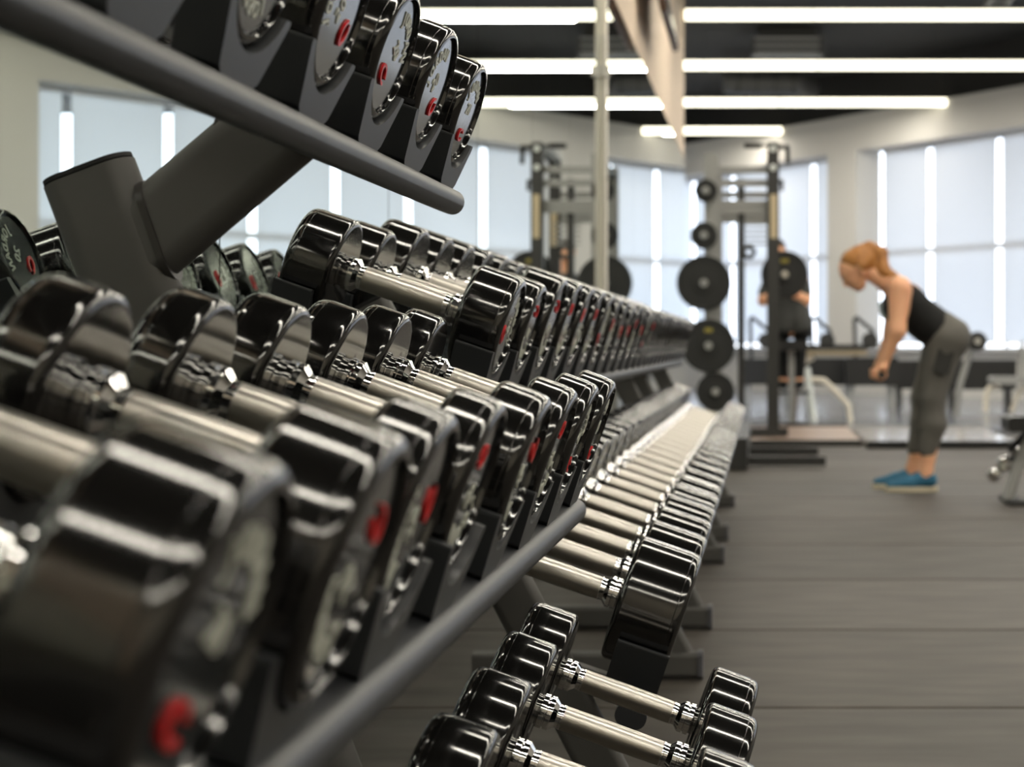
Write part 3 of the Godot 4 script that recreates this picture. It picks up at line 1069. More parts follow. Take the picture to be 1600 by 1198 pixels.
# ------------------------------------------------------------------ benches near the half rack and at the right edge
func build_benches() -> void:
	var d := 18.4
	var o := thing("decline_bench", Vector3(0.5, 0, -d), "cream framed bench with long black pad, right of the half rack", "bench")
	var b := o.position
	var st := begin()
	var p0 := px(1214, 540, d)
	var p1 := px(1358, 543, d)
	box(st, (p0 + p1) / 2 - b, Vector3(p1.x - p0.x, 0.05, 0.3), 0.015)
	obj("pad", st, M.upholstery, o)
	st = begin()
	box(st, (p0 + p1) / 2 + Vector3(0, -0.06, 0) - b, Vector3(p1.x - p0.x - 0.05, 0.06, 0.2), 0.006)
	obj("pad_board", st, M.tan_strip, o)
	st = begin()
	tube_path(st, [px(1212, 583, d) - b, px(1270, 556, d) - b], 0.045)
	obj("strut", st, M.cream_paint, o)
	st = begin()
	tube_path(st, [px(1262, 592, d) - b, px(1287, 594, d) - b, px(1297, 603, d) - b, px(1325, 632, d) - b, px(1329, 660, d) - b], 0.03)
	obj("rear_leg", st, M.cream_paint, o)
	st = begin()
	tube_path(st, [px(1260, 574, d) - b, px(1272, 660, d) - b], 0.04)
	obj("front_leg", st, M.white_paint, o)
	st = begin()
	tube_path(st, [px(1244, 575, d) - b, px(1240, 660, d) - b], 0.03)
	obj("centre_post", st, M.brown_case, o)
	st = begin()
	ball(st, px(1236, 594, d - 0.1) - b, 0.04)
	obj("knob", st, M.orange, o)
	# bench at the right edge of the picture
	d = 8.9
	o = thing("weight_bench", Vector3(1.35, 0, -d), "grey legged weight bench cut off by the right edge", "bench")
	b = o.position
	st = begin()
	box(st, px(1650, 661, d) - b, Vector3(0.52, 0.075, 0.3), 0.02)
	obj("pad", st, M.upholstery, o)
	st = begin()
	tube_path(st, [px(1606, 680, d) - b, px(1574, 782, d) - b], 0.028)
	obj("leg", st, M.grey_steel, o)
	st = begin()
	tube_path(st, [px(1690, 680, d) - b, px(1720, 782, d) - b], 0.028)
	obj("leg", st, M.grey_steel, o)
	st = begin()
	tube_path(st, [px(1612, 672, d) - b, px(1575, 704, d) - b], 0.02)
	obj("strut", st, M.rubber, o)
	st = begin()
	box(st, px(1584, 784, d) - b, Vector3(0.1, 0.035, 0.42), 0.008)
	obj("foot", st, M.rubber, o)
	# two small dumbbells hanging on the bench's peg bar
	for q in [[1565.0, 734.0, "small chrome dumbbell by the bench at the right edge, lower one"], [1580.0, 716.0, "small chrome dumbbell by the bench at the right edge, upper one"]]:
		var h := thing("small_dumbbell", px(q[0], q[1], d + 0.12), q[2], "dumbbell", "small dumbbells by the right bench")
		h.rotation = Vector3(0.2, 0.9, 0.35)
		for s in [-1, 1]:
			st = begin()
			lathe(st, [Vector2(s * 0.05, 0.0), Vector2(s * 0.05, 0.028), Vector2(s * 0.056, 0.034), Vector2(s * 0.085, 0.034), Vector2(s * 0.091, 0.028), Vector2(s * 0.091, 0.0)], 20)
			obj("head", st, M.chrome, h)
		st = begin()
		bar(st, Vector3(-0.05, 0, 0), Vector3(0.05, 0, 0), circle(0.013, 10))
		obj("grip", st, M.rubber, h)

# ------------------------------------------------------------------ machines in front of the windows
func build_window_machines() -> void:
	# floor-standing machines, each: dark base, frame, loop handle
	var spec := [[1268.0, 22.4, "dark exercise machine with loop handle, left of the woman's arms"], [1335.0, 21.6, "dark exercise machine with loop handle, beside the woman's hands"], [1172.0, 23.2, "dark exercise machine glimpsed through the half rack"]]
	for s in spec:
		var d: float = s[1]
		var u: float = s[0]
		var o := thing("exercise_machine", px(u, 0, d) * Vector3(1, 0, 1), s[2], "exercise machine", "machines below the windows")
		var b := o.position
		var st := begin()
		box(st, px(u + 26, 580, d) - b, Vector3(0.62, 0.34, 0.5), 0.02)
		obj("base", st, M.upholstery, o)
		st = begin()
		tube_path(st, [px(u + 2, 560, d) - b, px(u, 499, d) - b, px(u + 4, 496, d) - b, px(u + 28, 516, d) - b, px(u + 34, 545, d) - b], 0.025)
		obj("handle", st, M.steel_dark, o)
		st = begin()
		lathe(st, [Vector2(-0.05, 0.0), Vector2(-0.05, 0.1), Vector2(0.05, 0.1), Vector2(0.05, 0.0)], 24, Transform3D(Basis(Vector3.UP, -PI / 2), px(u + 24, 532, d) - b))
		obj("flywheel", st, M.steel_dark, o)
		for q in [-0.25, 0.25]:
			st = begin()
			box(st, Vector3(q + 26 * d / F, 0.19, 0), Vector3(0.08, 0.38, 0.4), 0.01)
			obj("stand", st, M.grey_steel, o)
	# upright with a round head behind the woman's hip
	var d := 17.9
	var o := thing("cable_column", px(1520, 0, d) * Vector3(1, 0, 1), "grey slanted column with round black pulley behind the woman's hips", "exercise machine")
	var b := o.position
	var st := begin()
	tube_path(st, [px(1519, 540, d) - b, px(1500, 600, d) - b, px(1494, 652, d) - b], 0.035)
	obj("column", st, M.grey_steel, o)
	st = begin()
	lathe(st, [Vector2(-0.04, 0.0), Vector2(-0.04, 0.09), Vector2(-0.03, 0.098), Vector2(0.03, 0.098), Vector2(0.04, 0.09), Vector2(0.04, 0.0)], 28, Transform3D(Basis(Vector3.UP, -PI / 2), px(1527, 533, d - 0.08) - b))
	obj("pulley", st, M.plate_iron, o)
	st = begin()
	lathe(st, [Vector2(0.04, 0.035), Vector2(0.05, 0.03), Vector2(0.05, 0.0)], 16, Transform3D(Basis(Vector3.UP, -PI / 2), px(1527, 533, d - 0.08) - b))
	obj("hub", st, M.aluminium, o)
	# long low bench and black cabinet row under the windows
	d = 20.3
	o = thing("flat_bench", px(1570, 0, d) * Vector3(1, 0, 1), "grey flat bench with curved cream legs, far right", "bench")
	b = o.position
	st = begin()
	box(st, px(1600, 594, d) - b, Vector3(0.8, 0.09, 0.32), 0.03)
	obj("pad", st, M.grey_steel, o)
	st = begin()
	tube_path(st, [px(1562, 602, d) - b, px(1546, 606, d) - b, px(1541, 618, d) - b, px(1540, 644, d) - b], 0.035)
	obj("leg", st, M.cream_paint, o)
	st = begin()
	tube_path(st, [px(1600, 602, d) - b, px(1590, 618, d) - b, px(1580, 644, d) - b], 0.03)
	obj("leg", st, M.cream_paint, o)
	st = begin()
	tube_path(st, [px(1597, 534, d) - b, px(1596, 594, d) - b], 0.03)
	obj("upright", st, M.grey_steel, o)
	var row := [[1432.0, 70.0, 22.6, "low black storage box under the windows, behind the woman"], [1530.0, 110.0, 21.6, "low black storage box under the windows at the right"]]
	for r in row:
		o = thing("storage_box", px(r[0], 0, r[2]) * Vector3(1, 0, 1), r[3], "box", "black boxes under the windows")
		b = o.position
		st = begin()
		var w: float = r[1] * r[2] / F
		box(st, px(r[0], 585, r[2]) - b, Vector3(w, 0.36, 0.4), 0.02)
		obj("body", st, M.upholstery, o)
		for q in [-0.4, 0.4]:
			st = begin()
			box(st, Vector3(q * w, 0.13, 0), Vector3(0.06, 0.26, 0.3), 0.01)
			obj("stand", st, M.steel_dark, o)
		st = begin()
		box(st, px(r[0], 566, r[2]) - b + Vector3(0, 0.01, 0), Vector3(w + 0.02, 0.03, 0.42), 0.008)
		obj("lid", st, M.steel_dark, o)

# ------------------------------------------------------------------ people
# bones [a, b, ra, rb] -> one continuous skin (surface nets over a smooth union)
func skin(bones: Array, cell: float, k: float) -> ArrayMesh:
	var lo := Vector3(1e9, 1e9, 1e9)
	var hi := -lo
	for q in bones:
		var rr: float = maxf(q[2], q[3]) + 4 * cell
		for e in [q[0], q[1]]:
			lo = lo.min(e - Vector3.ONE * rr)
			hi = hi.max(e + Vector3.ONE * rr)
	var nx := int((hi.x - lo.x) / cell) + 2
	var ny := int((hi.y - lo.y) / cell) + 2
	var nz := int((hi.z - lo.z) / cell) + 2
	var f := PackedFloat32Array()
	f.resize(nx * ny * nz)
	for q in bones:
		var a: Vector3 = q[0]
		var ab: Vector3 = q[1] - q[0]
		var l2 := maxf(ab.length_squared(), 1e-9)
		var ra: float = q[2]
		var dr: float = q[3] - q[2]
		var m: float = maxf(q[2], q[3]) + maxf(4 * k, 3 * cell)
		var bl := (a.min(q[1]) - Vector3.ONE * m - lo) / cell
		var bh := (a.max(q[1]) + Vector3.ONE * m - lo) / cell
		for x in range(maxi(0, int(bl.x)), mini(nx, int(bh.x) + 1)):
			for y in range(maxi(0, int(bl.y)), mini(ny, int(bh.y) + 1)):
				var row := (x * ny + y) * nz
				for z in range(maxi(0, int(bl.z)), mini(nz, int(bh.z) + 1)):
					var p := lo + Vector3(x, y, z) * cell - a
					var h := clampf(p.dot(ab) / l2, 0.0, 1.0)
					var dist := (p - ab * h).length() - (ra + dr * h)
					f[row + z] += exp(clampf(-dist / k, -30.0, 30.0))
	# f > 1 is inside
	for i in f.size():
		f[i] = -k * log(maxf(f[i], 1e-12))
	var vid := {}
	var verts := PackedVector3Array()
	var norms := PackedVector3Array()
	var idx := PackedInt32Array()
	var sx := ny * nz
	var sy := nz
	var corner := [0, sx, sy, sx + sy, 1, sx + 1, sy + 1, sx + sy + 1]
	var cp := [Vector3(0, 0, 0), Vector3(1, 0, 0), Vector3(0, 1, 0), Vector3(1, 1, 0), Vector3(0, 0, 1), Vector3(1, 0, 1), Vector3(0, 1, 1), Vector3(1, 1, 1)]
	var edges := [[0, 1], [2, 3], [4, 5], [6, 7], [0, 2], [1, 3], [4, 6], [5, 7], [0, 4], [1, 5], [2, 6], [3, 7]]
	for x in nx - 1:
		for y in ny - 1:
			var row := (x * ny + y) * nz
			for z in nz - 1:
				var c0 := row + z
				var neg := 0
				for o in corner:
					if f[c0 + o] < 0.0: neg += 1
				if neg == 0 or neg == 8: continue
				var s := Vector3.ZERO
				var cnt := 0
				for e in edges:
					var fa := f[c0 + corner[e[0]]]
					var fb := f[c0 + corner[e[1]]]
					if (fa < 0.0) != (fb < 0.0):
						s += cp[e[0]].lerp(cp[e[1]], fa / (fa - fb))
						cnt += 1
				var g := Vector3.ZERO
				for i in 8:
					g += (cp[i] - Vector3.ONE * 0.5) * f[c0 + corner[i]]
				vid[c0] = verts.size()
				verts.append(lo + (Vector3(x, y, z) + s / cnt) * cell)
				norms.append(g.normalized())
	for c0 in vid:
		var z: int = c0 % nz
		var y: int = (c0 / nz) % ny
		var x: int = c0 / sx
		if x < 1 or y < 1 or z < 1: continue
		var here := f[c0] < 0.0
		for ax in 3:
			var step: int = [sx, sy, 1][ax]
			if (f[c0 + step] < 0.0) == here: continue
			var u: int = [sy, 1, sx][ax]
			var v: int = [1, sx, sy][ax]
			if not (vid.has(c0 - u) and vid.has(c0 - v) and vid.has(c0 - u - v)): continue
			var q := [vid[c0], vid[c0 - u], vid[c0 - u - v], vid[c0 - v]]
			var nn: Vector3 = (verts[q[1]] - verts[q[0]]).cross(verts[q[2]] - verts[q[0]])
			if nn.dot(norms[q[0]] + norms[q[2]]) > 0.0:
				q.reverse()
			for t in [0, 1, 2, 0, 2, 3]:
				idx.append(q[t])
	var arr := []
	arr.resize(Mesh.ARRAY_MAX)
	arr[Mesh.ARRAY_VERTEX] = verts
	arr[Mesh.ARRAY_NORMAL] = norms
	arr[Mesh.ARRAY_INDEX] = idx
	var out := ArrayMesh.new()
	out.add_surface_from_arrays(Mesh.PRIMITIVE_TRIANGLES, arr)
	return out

func joined(list: Array) -> Mesh:
	var st := begin()
	for m in list:
		st.append_from(m, 0, Transform3D.IDENTITY)
	return st.commit()

# a fist closed round a bar that runs along z through c; palm comes down from the wrist
func fist(c: Vector3, wrist: Vector3, s: float) -> Array:
	var up := (wrist - c).normalized()
	var fw := Vector3(-up.y, up.x, 0).normalized()      # across the bar, towards the knuckles
	if fw.x > 0: fw = -fw
	var out := []
	out.append([wrist, c + up * 0.045, 0.026, 0.03])
	out.append([c + up * 0.04 + Vector3(0, 0, 0.028), c + up * 0.03 - Vector3(0, 0, 0.028), 0.019, 0.019])
	for i in 4:
		var z := (i - 1.5) * 0.0205
		var L: float = [0.9, 1.0, 0.97, 0.82][i]
		var r: float = [0.0092, 0.0096, 0.0092, 0.0082][i]
		var k0 := c + up * 0.028 + fw * 0.014 + Vector3(0, 0, z)
		var k1 := c + up * 0.012 * L + fw * 0.031 + Vector3(0, 0, z)
		var k2 := c - up * 0.020 * L + fw * 0.022 + Vector3(0, 0, z)
		var k3 := c - up * 0.026 * L - fw * 0.006 + Vector3(0, 0, z)
		out.append([k0, k1, r * 1.08, r])
		out.append([k1, k2, r, r * 0.95])
		out.append([k2, k3, r * 0.95, r * 0.86])
	var t0 := c + up * 0.042 - fw * 0.012 + Vector3(0, 0, s * 0.03)
	var t1 := c + up * 0.008 - fw * 0.026 + Vector3(0, 0, s * 0.03)
	var t2 := c - up * 0.014 - fw * 0.020 + Vector3(0, 0, s * 0.016)
	out.append([t0, t1, 0.012, 0.0105])
	out.append([t1, t2, 0.0105, 0.009])
	return out

func head_bones(c: Vector3, U: Vector3, Fw: Vector3) -> Array:
	var Z := Vector3(0, 0, 1)
	var b := []
	b.append([c - Fw * 0.02 + U * 0.02, c + Fw * 0.03 + U * 0.015, 0.083, 0.074])
	b.append([c + Fw * 0.045 - U * 0.02, c + Fw * 0.052 - U * 0.065, 0.055, 0.043])
	b.append([c + Fw * 0.06 - U * 0.085, c + Fw * 0.068 - U * 0.09, 0.026, 0.02])
	for s in [-1, 1]:
		b.append([c - U * 0.03 + Z * s * 0.052 + Fw * 0.0, c + Fw * 0.055 - U * 0.085 + Z * s * 0.018, 0.026, 0.02])
		b.append([c + Fw * 0.085 - U * 0.03 + Z * s * 0.034, c + Fw * 0.075 - U * 0.035 + Z * s * 0.045, 0.014, 0.014])
		b.append([c - U * 0.0 + Z * s * 0.08, c - U * 0.04 + Z * s * 0.078 + Fw * 0.004, 0.012, 0.008])
		b.append([c + Fw * 0.093 + U * 0.016 + Z * s * 0.018, c + Fw * 0.088 + U * 0.014 + Z * s * 0.042, 0.010, 0.009])
	b.append([c + Fw * 0.094 + U * 0.0, c + Fw * 0.117 - U * 0.036, 0.009, 0.0115])
	b.append([c + Fw * 0.094 - U * 0.062 - Z * 0.014, c + Fw * 0.094 - U * 0.062 + Z * 0.014, 0.009, 0.009])
	return b

func build_people() -> void:
	var d := 9.69
	var o := thing("person", Vector3(0.775, 0, -d), "person with auburn ponytail in black tank top bending forward, hands on a bar", "person")
	var Z := Vector3(0, 0, 1)
	var U := Vector3(-0.62, 0.785, 0)
	var Fw := Vector3(-0.785, -0.62, 0)
	var hc := Vector3(-0.262, 1.228, 0)
	var nb := Vector3(-0.075, 1.13, 0)
	var body := []
	body.append([hc - U * 0.05 - Fw * 0.03, nb, 0.05, 0.058])
	body.append([nb, Vector3(0.0, 1.05, 0), 0.06, 0.1])
	for s in [-1, 1]:
		var sh := Vector3(-0.045, 1.105, s * 0.165)
		var el := Vector3(-0.062, 0.872, s * 0.2)
		var wr := Vector3(-0.125, 0.712, s * 0.175)
		var hand := Vector3(-0.148, 0.635, s * 0.17)
		body.append([nb + Z * s * 0.04, sh, 0.048, 0.052])
		body.append([sh, el, 0.062, 0.046])
		body.append([el, wr, 0.043, 0.027])
		body.append([Vector3(0, 1.02, s * 0.07), Vector3(0.11, 0.925, s * 0.055), 0.098, 0.092])
		body.append([Vector3(-0.06, 1.0, s * 0.075), Vector3(-0.02, 0.99, s * 0.075), 0.064, 0.064])
		body.append([Vector3(0.11, 0.925, s * 0.05), Vector3(0.225, 0.845, s * 0.07), 0.092, 0.108])
		var hip := Vector3(0.215, 0.82, s * 0.085)
		var kn := Vector3(0.125 + s * 0.02, 0.51, s * 0.095)
		var an := Vector3(0.075 + s * 0.028, 0.1, s * 0.1)
		body.append([hip, kn, 0.098, 0.058])
		body.append([kn, kn.lerp(an, 0.35) + Vector3(0.018, 0, 0), 0.056, 0.058])
		body.append([kn.lerp(an, 0.35) + Vector3(0.018, 0, 0), an, 0.056, 0.034])
		body.append([an, an + Vector3(-0.02, -0.045, 0), 0.036, 0.034])
	var fists := []
	for s in [-1, 1]:
		fists += fist(Vector3(-0.148, 0.635, s * 0.17), Vector3(-0.125, 0.712, s * 0.175), -s)
	var bm := joined([skin(body, 0.013, 0.012), skin(head_bones(hc, U, Fw), 0.006, 0.008), skin(fists, 0.0035, 0.0025)])
	node("body", bm, M.skin, o)
	# hair: cap, bun line and ponytail lying over the neck and back
	var hair := []
	hair.append([hc - Fw * 0.03 + U * 0.022, hc + Fw * 0.006 + U * 0.034, 0.083, 0.072])
	hair.append([hc - Fw * 0.045 - U * 0.01, hc - Fw * 0.05 - U * 0.045, 0.06, 0.042])
	for s in [-1, 1]:
		hair.append([hc + U * 0.05 + Z * s * 0.03, hc - U * 0.01 + Z * s * 0.068 - Fw * 0.015, 0.045, 0.03])
	var tail := [hc - Fw * 0.08 + U * 0.06, hc - Fw * 0.115 + U * 0.045, hc - Fw * 0.145 - U * 0.02, hc + Vector3(0.14, -0.025, 0.03), hc + Vector3(0.19, -0.06, 0.05), hc + Vector3(0.235, -0.1, 0.05)]
	var tr := [0.022, 0.03, 0.034, 0.034, 0.026, 0.01]
	for i in 5:
		hair.append([tail[i], tail[i + 1], tr[i], tr[i + 1]])
	node("hair", skin(hair, 0.008, 0.01), M.hair, o)
	var st := begin()
	ball(st, tail[0], 0.026, Vector3(0.7, 1.0, 1.0))
	obj("hair_band", st, M.shoe_dark, o)
	for s in [-1, 1]:
		st = begin()
		ball(st, hc + Fw * 0.092 - U * 0.006 + Z * s * 0.03, 0.009)
		obj("eye", st, M.eye, o)
	st = begin()
	ball(st, hc + Fw * 0.1 - U * 0.062, 0.011, Vector3(0.8, 0.6, 1.7))
	obj("lips", st, M.lips, o)
	# tank top
	var top := []
	for s in [-1, 1]:
		top.append([Vector3(0, 1.02, s * 0.07), Vector3(0.11, 0.925, s * 0.055), 0.107, 0.102])
		top.append([Vector3(-0.065, 1.0, s * 0.075), Vector3(-0.02, 0.99, s * 0.075), 0.073, 0.072])
		top.append([Vector3(0.11, 0.925, s * 0.055), Vector3(0.18, 0.875, s * 0.062), 0.102, 0.111])
		top.append([Vector3(0.0, 1.04, s * 0.075), Vector3(-0.055, 1.118, s * 0.095), 0.09, 0.058])
	node("tank_top", skin(top, 0.012, 0.012), M.tank_top, o)
	st = begin()
	box(st, Vector3(-0.128, 0.985, 0.05), Vector3(0.03, 0.09, 0.09), 0.012, Basis(Vector3(0, 0, 1), 0.25))
	obj("shirt_print", st, M.print_grey, o)
	# leggings
	var leg := []
	for s in [-1, 1]:
		var hip := Vector3(0.215, 0.82, s * 0.085)
		var kn := Vector3(0.125 + s * 0.02, 0.51, s * 0.095)
		var an := Vector3(0.075 + s * 0.028, 0.1, s * 0.1)
		leg.append([Vector3(0.19, 0.885, s * 0.065), Vector3(0.235, 0.84, s * 0.075), 0.101, 0.117])
		leg.append([hip, kn, 0.106, 0.064])
		leg.append([kn, kn.lerp(an, 0.35) + Vector3(0.018, 0, 0), 0.063, 0.065])
		leg.append([kn.lerp(an, 0.35) + Vector3(0.018, 0, 0), kn.lerp(an, 0.7), 0.064, 0.05])
	var lg := node("leggings", skin(leg, 0.013, 0.012), M.leggings, o)
	st = begin()
	box(st, Vector3(0.19, 0.71, 0.183), Vector3(0.09, 0.14, 0.012), 0.02, Basis(Vector3(0, 0, 1), -0.3) * Basis(Vector3.RIGHT, -0.12))
	obj("pocket", st, M.legging_pocket, lg)
	# shoes
	for s in [-1, 1]:
		var ax: float = 0.055 + s * 0.028
		var sh := []
		sh.append([Vector3(ax + 0.045, 0.06, s * 0.1), Vector3(ax - 0.07, 0.05, s * 0.1), 0.036, 0.036])
		sh.append([Vector3(ax - 0.07, 0.048, s * 0.1), Vector3(ax - 0.175, 0.034, s * 0.103), 0.036, 0.024])
		sh.append([Vector3(ax + 0.03, 0.075, s * 0.1), Vector3(ax - 0.01, 0.075, s * 0.1), 0.034, 0.034])
		var shoe := node("shoe", skin(sh, 0.008, 0.01), M.shoe_blue, o)
		st = begin()
		var sole := PackedVector2Array()
		for i in 28:
			var t := TAU * i / 28
			var x := cos(t)
			sole.append(Vector2(x * 0.145, sin(t) * (0.044 - 0.006 * x)))
		prism(st, sole, 0.0, 0.026, Transform3D(Basis(Vector3(1, 0, 0), Vector3(0, 0, 1), Vector3(0, 1, 0)), Vector3(ax - 0.06, 0.0, s * 0.1)))
		obj("sole", st, M.shoe_sole, shoe)
		st = begin()
		for i in 3:
			bar(st, Vector3(ax - 0.045 - i * 0.02, 0.092 - i * 0.008, s * 0.1 - 0.02), Vector3(ax - 0.045 - i * 0.02, 0.092 - i * 0.008, s * 0.1 + 0.02), circle(0.004, 6))
		obj("laces", st, M.shoe_dark, shoe)
		st = begin()
		ball(st, Vector3(ax + 0.005, 0.062, s * 0.1 + 0.03), 0.02, Vector3(0.9, 0.8, 0.45), 12)
		obj("side_mark", st, M.shoe_sole, shoe)
	# bar in her hands
	var rod := thing("exercise_bar", Vector3(0.775 - 0.148, 0.635, -d), "dark short bar gripped in the bending person's hands", "bar")
	st = begin()
	bar(st, Vector3(0, 0, -0.3), Vector3(0, 0, 0.3), circle(0.014, 16))
	obj("shaft", st, M.rubber, rod)
	for s in [-1, 1]:
		st = begin()
		bar(st, Vector3(0, 0, s * 0.3), Vector3(0, 0, s * 0.315), circle(0.017, 16))
		obj("end_cap", st, M.steel_dark, rod)
	# second person, sitting on a tall seat behind the half rack and facing away
	d = 17.0
	o = thing("person", Vector3(0.2, 0, -d), "person in grey shirt with bent bare arm, mostly hidden behind the half rack", "person")
	var bd := []
	var ct := Vector3(0.02, 1.36, 0)
	bd.append([Vector3(-0.07, 1.6, 0), Vector3(-0.02, 1.45, 0), 0.052, 0.06])
	for s in [-1, 1]:
		bd.append([ct + Vector3(s * 0.06, 0.02, 0), Vector3(s * 0.06 + 0.06, 1.05, 0), 0.115, 0.105])
		bd.append([Vector3(s * 0.07 + 0.06, 1.05, 0), Vector3(s * 0.08 + 0.06, 0.96, 0), 0.105, 0.11])
		bd.append([Vector3(s * 0.09 + 0.06, 0.935, -0.04), Vector3(s * 0.1 + 0.06, 0.9, -0.42), 0.085, 0.06])
		bd.append([Vector3(s * 0.1 + 0.06, 0.9, -0.42), Vector3(s * 0.08 + 0.06, 0.45, -0.38), 0.058, 0.04])
		bd.append([Vector3(s * 0.08 + 0.06, 0.41, -0.38), Vector3(s * 0.08 + 0.06, 0.39, -0.55), 0.042, 0.034])
	var els := Vector3(0.2, 1.23, 0.05)
	bd.append([Vector3(0.17, 1.42, 0), els, 0.06, 0.045])
	bd.append([els, Vector3(0.02, 1.32, 0.17), 0.043, 0.03])
	bd.append([Vector3(-0.16, 1.42, 0), Vector3(-0.22, 1.22, 0.05), 0.06, 0.045])
	bd.append([Vector3(-0.22, 1.22, 0.05), Vector3(-0.05, 1.3, 0.17), 0.043, 0.03])
	var pal := []
	for s in [-1, 1]:
		var c := Vector3(s * 0.035 - 0.015, 1.32, 0.185)
		pal.append([c, c + Vector3(0, 0.02, 0.03), 0.028, 0.026])
		for i in 4:
			var x := (i - 1.5) * 0.019
			var k0 := c + Vector3(x, 0.03, 0.05)
			pal.append([c + Vector3(x * 0.8, 0.02, 0.03), k0, 0.011, 0.0095])
			pal.append([k0, k0 + Vector3(0, -0.03 + absf(i - 1.3) * 0.004, 0.012), 0.0095, 0.008])
		pal.append([c + Vector3(-s * 0.02, 0.0, 0.01), c + Vector3(-s * 0.035, 0.035, 0.03), 0.011, 0.009])
	var h2 := Vector3(-0.085, 1.7, 0.01)
	var b2 := joined([skin(bd, 0.015, 0.014), skin(head_bones2(h2), 0.007, 0.008), skin(pal, 0.005, 0.003)])
	node("body", b2, M.skin, o)
	var shirt := []
	for s in [-1, 1]:
		shirt.append([ct + Vector3(s * 0.06, 0.02, 0), Vector3(s * 0.06 + 0.06, 1.05, 0), 0.125, 0.116])
		shirt.append([Vector3(s * 0.07 + 0.06, 1.05, 0), Vector3(s * 0.08 + 0.06, 0.985, 0), 0.116, 0.122])
	shirt.append([Vector3(0.15, 1.42, 0), Vector3(0.19, 1.3, 0.03), 0.075, 0.066])
	shirt.append([Vector3(-0.14, 1.42, 0), Vector3(-0.2, 1.3, 0.03), 0.075, 0.066])
	node("shirt", skin(shirt, 0.015, 0.014), M.shirt_grey, o)
	var tro := []
	for s in [-1, 1]:
		tro.append([Vector3(s * 0.085 + 0.06, 0.955, 0), Vector3(s * 0.09 + 0.06, 0.935, -0.06), 0.112, 0.1])
		tro.append([Vector3(s * 0.09 + 0.06, 0.935, -0.06), Vector3(s * 0.1 + 0.06, 0.9, -0.42), 0.098, 0.072])
		tro.append([Vector3(s * 0.1 + 0.06, 0.9, -0.42), Vector3(s * 0.08 + 0.06, 0.5, -0.385), 0.07, 0.054])
	node("trousers", skin(tro, 0.015, 0.012), M.tank_top, o)
	for s in [-1, 1]:
		var sb := [[Vector3(s * 0.08 + 0.06, 0.41, -0.37), Vector3(s * 0.08 + 0.06, 0.39, -0.57), 0.05, 0.042]]
		node("shoe", skin(sb, 0.012, 0.01), M.shoe_dark, o)
	node("hair", skin([[h2 + Vector3(0, 0.03, -0.02), h2 + Vector3(0, 0.045, 0.02), 0.088, 0.08]], 0.01, 0.01), M.hair_dark, o)

	# the seat under that person
	var seat := thing("tall_seat", Vector3(0.26, 0, -17.0), "black padded tall seat under the person behind the half rack", "seat")
	st = begin()
	box(st, Vector3(0, 0.79, -0.02), Vector3(0.3, 0.1, 0.34), 0.03)
	obj("pad", st, M.upholstery, seat)
	st = begin()
	bar(st, Vector3(0, 0.05, -0.05), Vector3(0, 0.74, -0.05), round_rect(0.06, 0.06, 0.006))
	obj("post", st, M.grey_steel, seat)
	st = begin()
	box(st, Vector3(0, 0.325, -0.42), Vector3(0.36, 0.03, 0.24), 0.008)
	obj("foot_rest", st, M.steel_dark, seat)
	st = begin()
	bar(st, Vector3(0, 0.315, -0.06), Vector3(0, 0.315, -0.32), round_rect(0.05, 0.03, 0.006))
	obj("foot_rest_arm", st, M.grey_steel, seat)
	st = begin()
	box(st, Vector3(0, 0.025, -0.05), Vector3(0.34, 0.05, 0.4), 0.01)
	obj("base", st, M.steel_dark, seat)

func head_bones2(c: Vector3) -> Array:      # a head that looks towards the camera
	var b := head_bones(Vector3.ZERO, Vector3.UP, Vector3(-1, 0, 0))
	var t := Basis(Vector3.UP, PI / 2)
	for q in b:
		q[0] = c + t * q[0]
		q[1] = c + t * q[1]
	return b

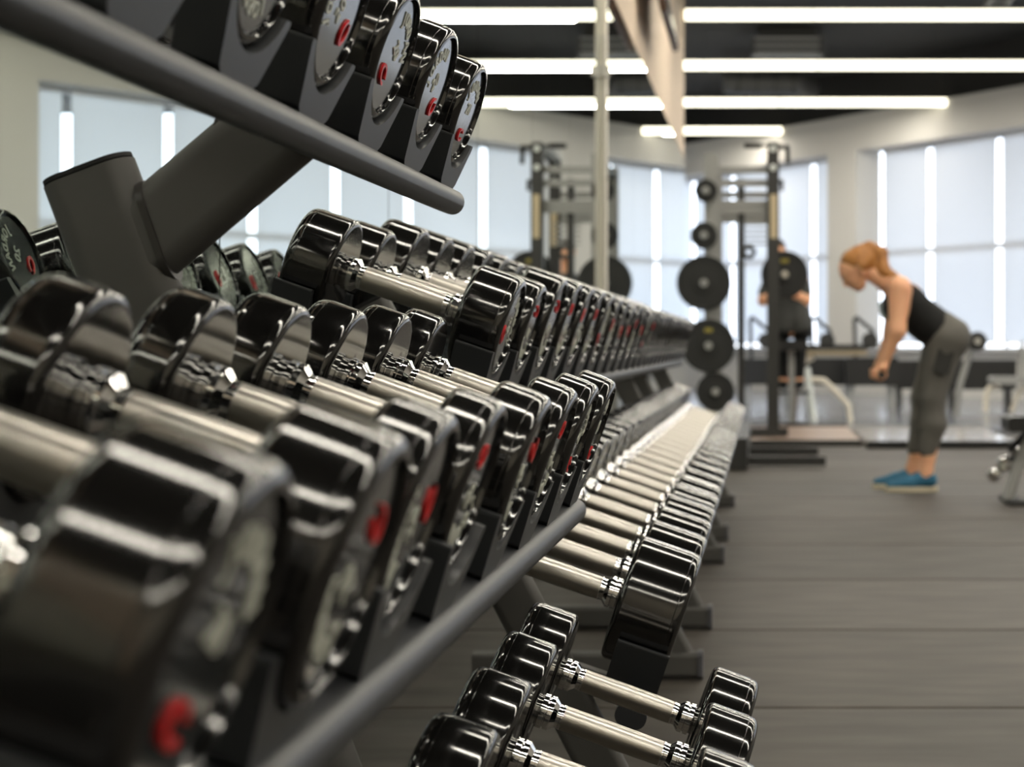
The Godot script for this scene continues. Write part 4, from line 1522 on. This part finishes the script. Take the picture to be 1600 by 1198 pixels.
# ------------------------------------------------------------------ ceiling things
func build_ceiling_things() -> void:
	var o := thing("air_duct", px(1230, 60, 25.0), "grey rectangular air duct hung under the black ceiling", "duct")
	var st := begin()
	box(st, Vector3(0, 0.0, 0), Vector3(1.0, 0.26, 0.9), 0.02)
	obj("duct_body", st, M.duct, o)
	st = begin()
	for i in 3:
		box(st, Vector3(0, -0.1 + 0.1 * i, 0.46), Vector3(0.9, 0.03, 0.02), 0.004)
	obj("grille", st, M.grey_steel, o)
	st = begin()
	box(st, Vector3(0, 0.19, 0), Vector3(0.8, 0.14, 0.7), 0.01)
	obj("neck", st, M.steel_dark, o)
	o.position.y = CEIL_Y - 0.28
	o = thing("round_duct", Vector3(0.45, CEIL_Y - 0.35, -27.6), "round grey air duct under the black ceiling", "duct")
	st = begin()
	tube_path(st, [Vector3(-1.1, 0, 0.2), Vector3(0, 0, 0), Vector3(0.25, 0.0, -0.6)], 0.2, 24)
	obj("duct_body", st, M.duct, o)
	for i in 4:
		st = begin()
		bar(st, Vector3(-0.9 + i * 0.28, 0, 0.17 - i * 0.05), Vector3(-0.87 + i * 0.28, 0, 0.165 - i * 0.05), circle(0.21, 24))
		obj("duct_band", st, M.steel_dark, o)
	o = thing("cable_tray", Vector3(2.9, CEIL_Y - 0.2, -21.4), "grey cable tray running under the black ceiling", "cable tray")
	for s in [-0.12, 0.12]:
		st = begin()
		box(st, Vector3(s, 0, 0), Vector3(0.03, 0.08, 2.4), 0.004)
		obj("side_rail", st, M.grey_steel, o)
	for i in 8:
		st = begin()
		box(st, Vector3(0, -0.02, -1.1 + i * 0.31), Vector3(0.24, 0.02, 0.03))
		obj("rung", st, M.grey_steel, o)
	o = thing("spotlight", Vector3(3.35, CEIL_Y - 0.3, -21.6), "small white ceiling spotlight at upper right", "ceiling light")
	st = begin()
	lathe(st, [Vector2(-0.1, 0.0), Vector2(-0.1, 0.07), Vector2(0.0, 0.09), Vector2(0.01, 0.085)], 24, Transform3D(Basis(Vector3(0, 0, 1), -PI / 2), Vector3.ZERO))
	obj("housing", st, M.white_paint, o)
	st = begin()
	bar(st, Vector3(0, 0.09, 0), Vector3(0, 0.3, 0), circle(0.015, 8))
	obj("stem", st, M.steel_dark, o)
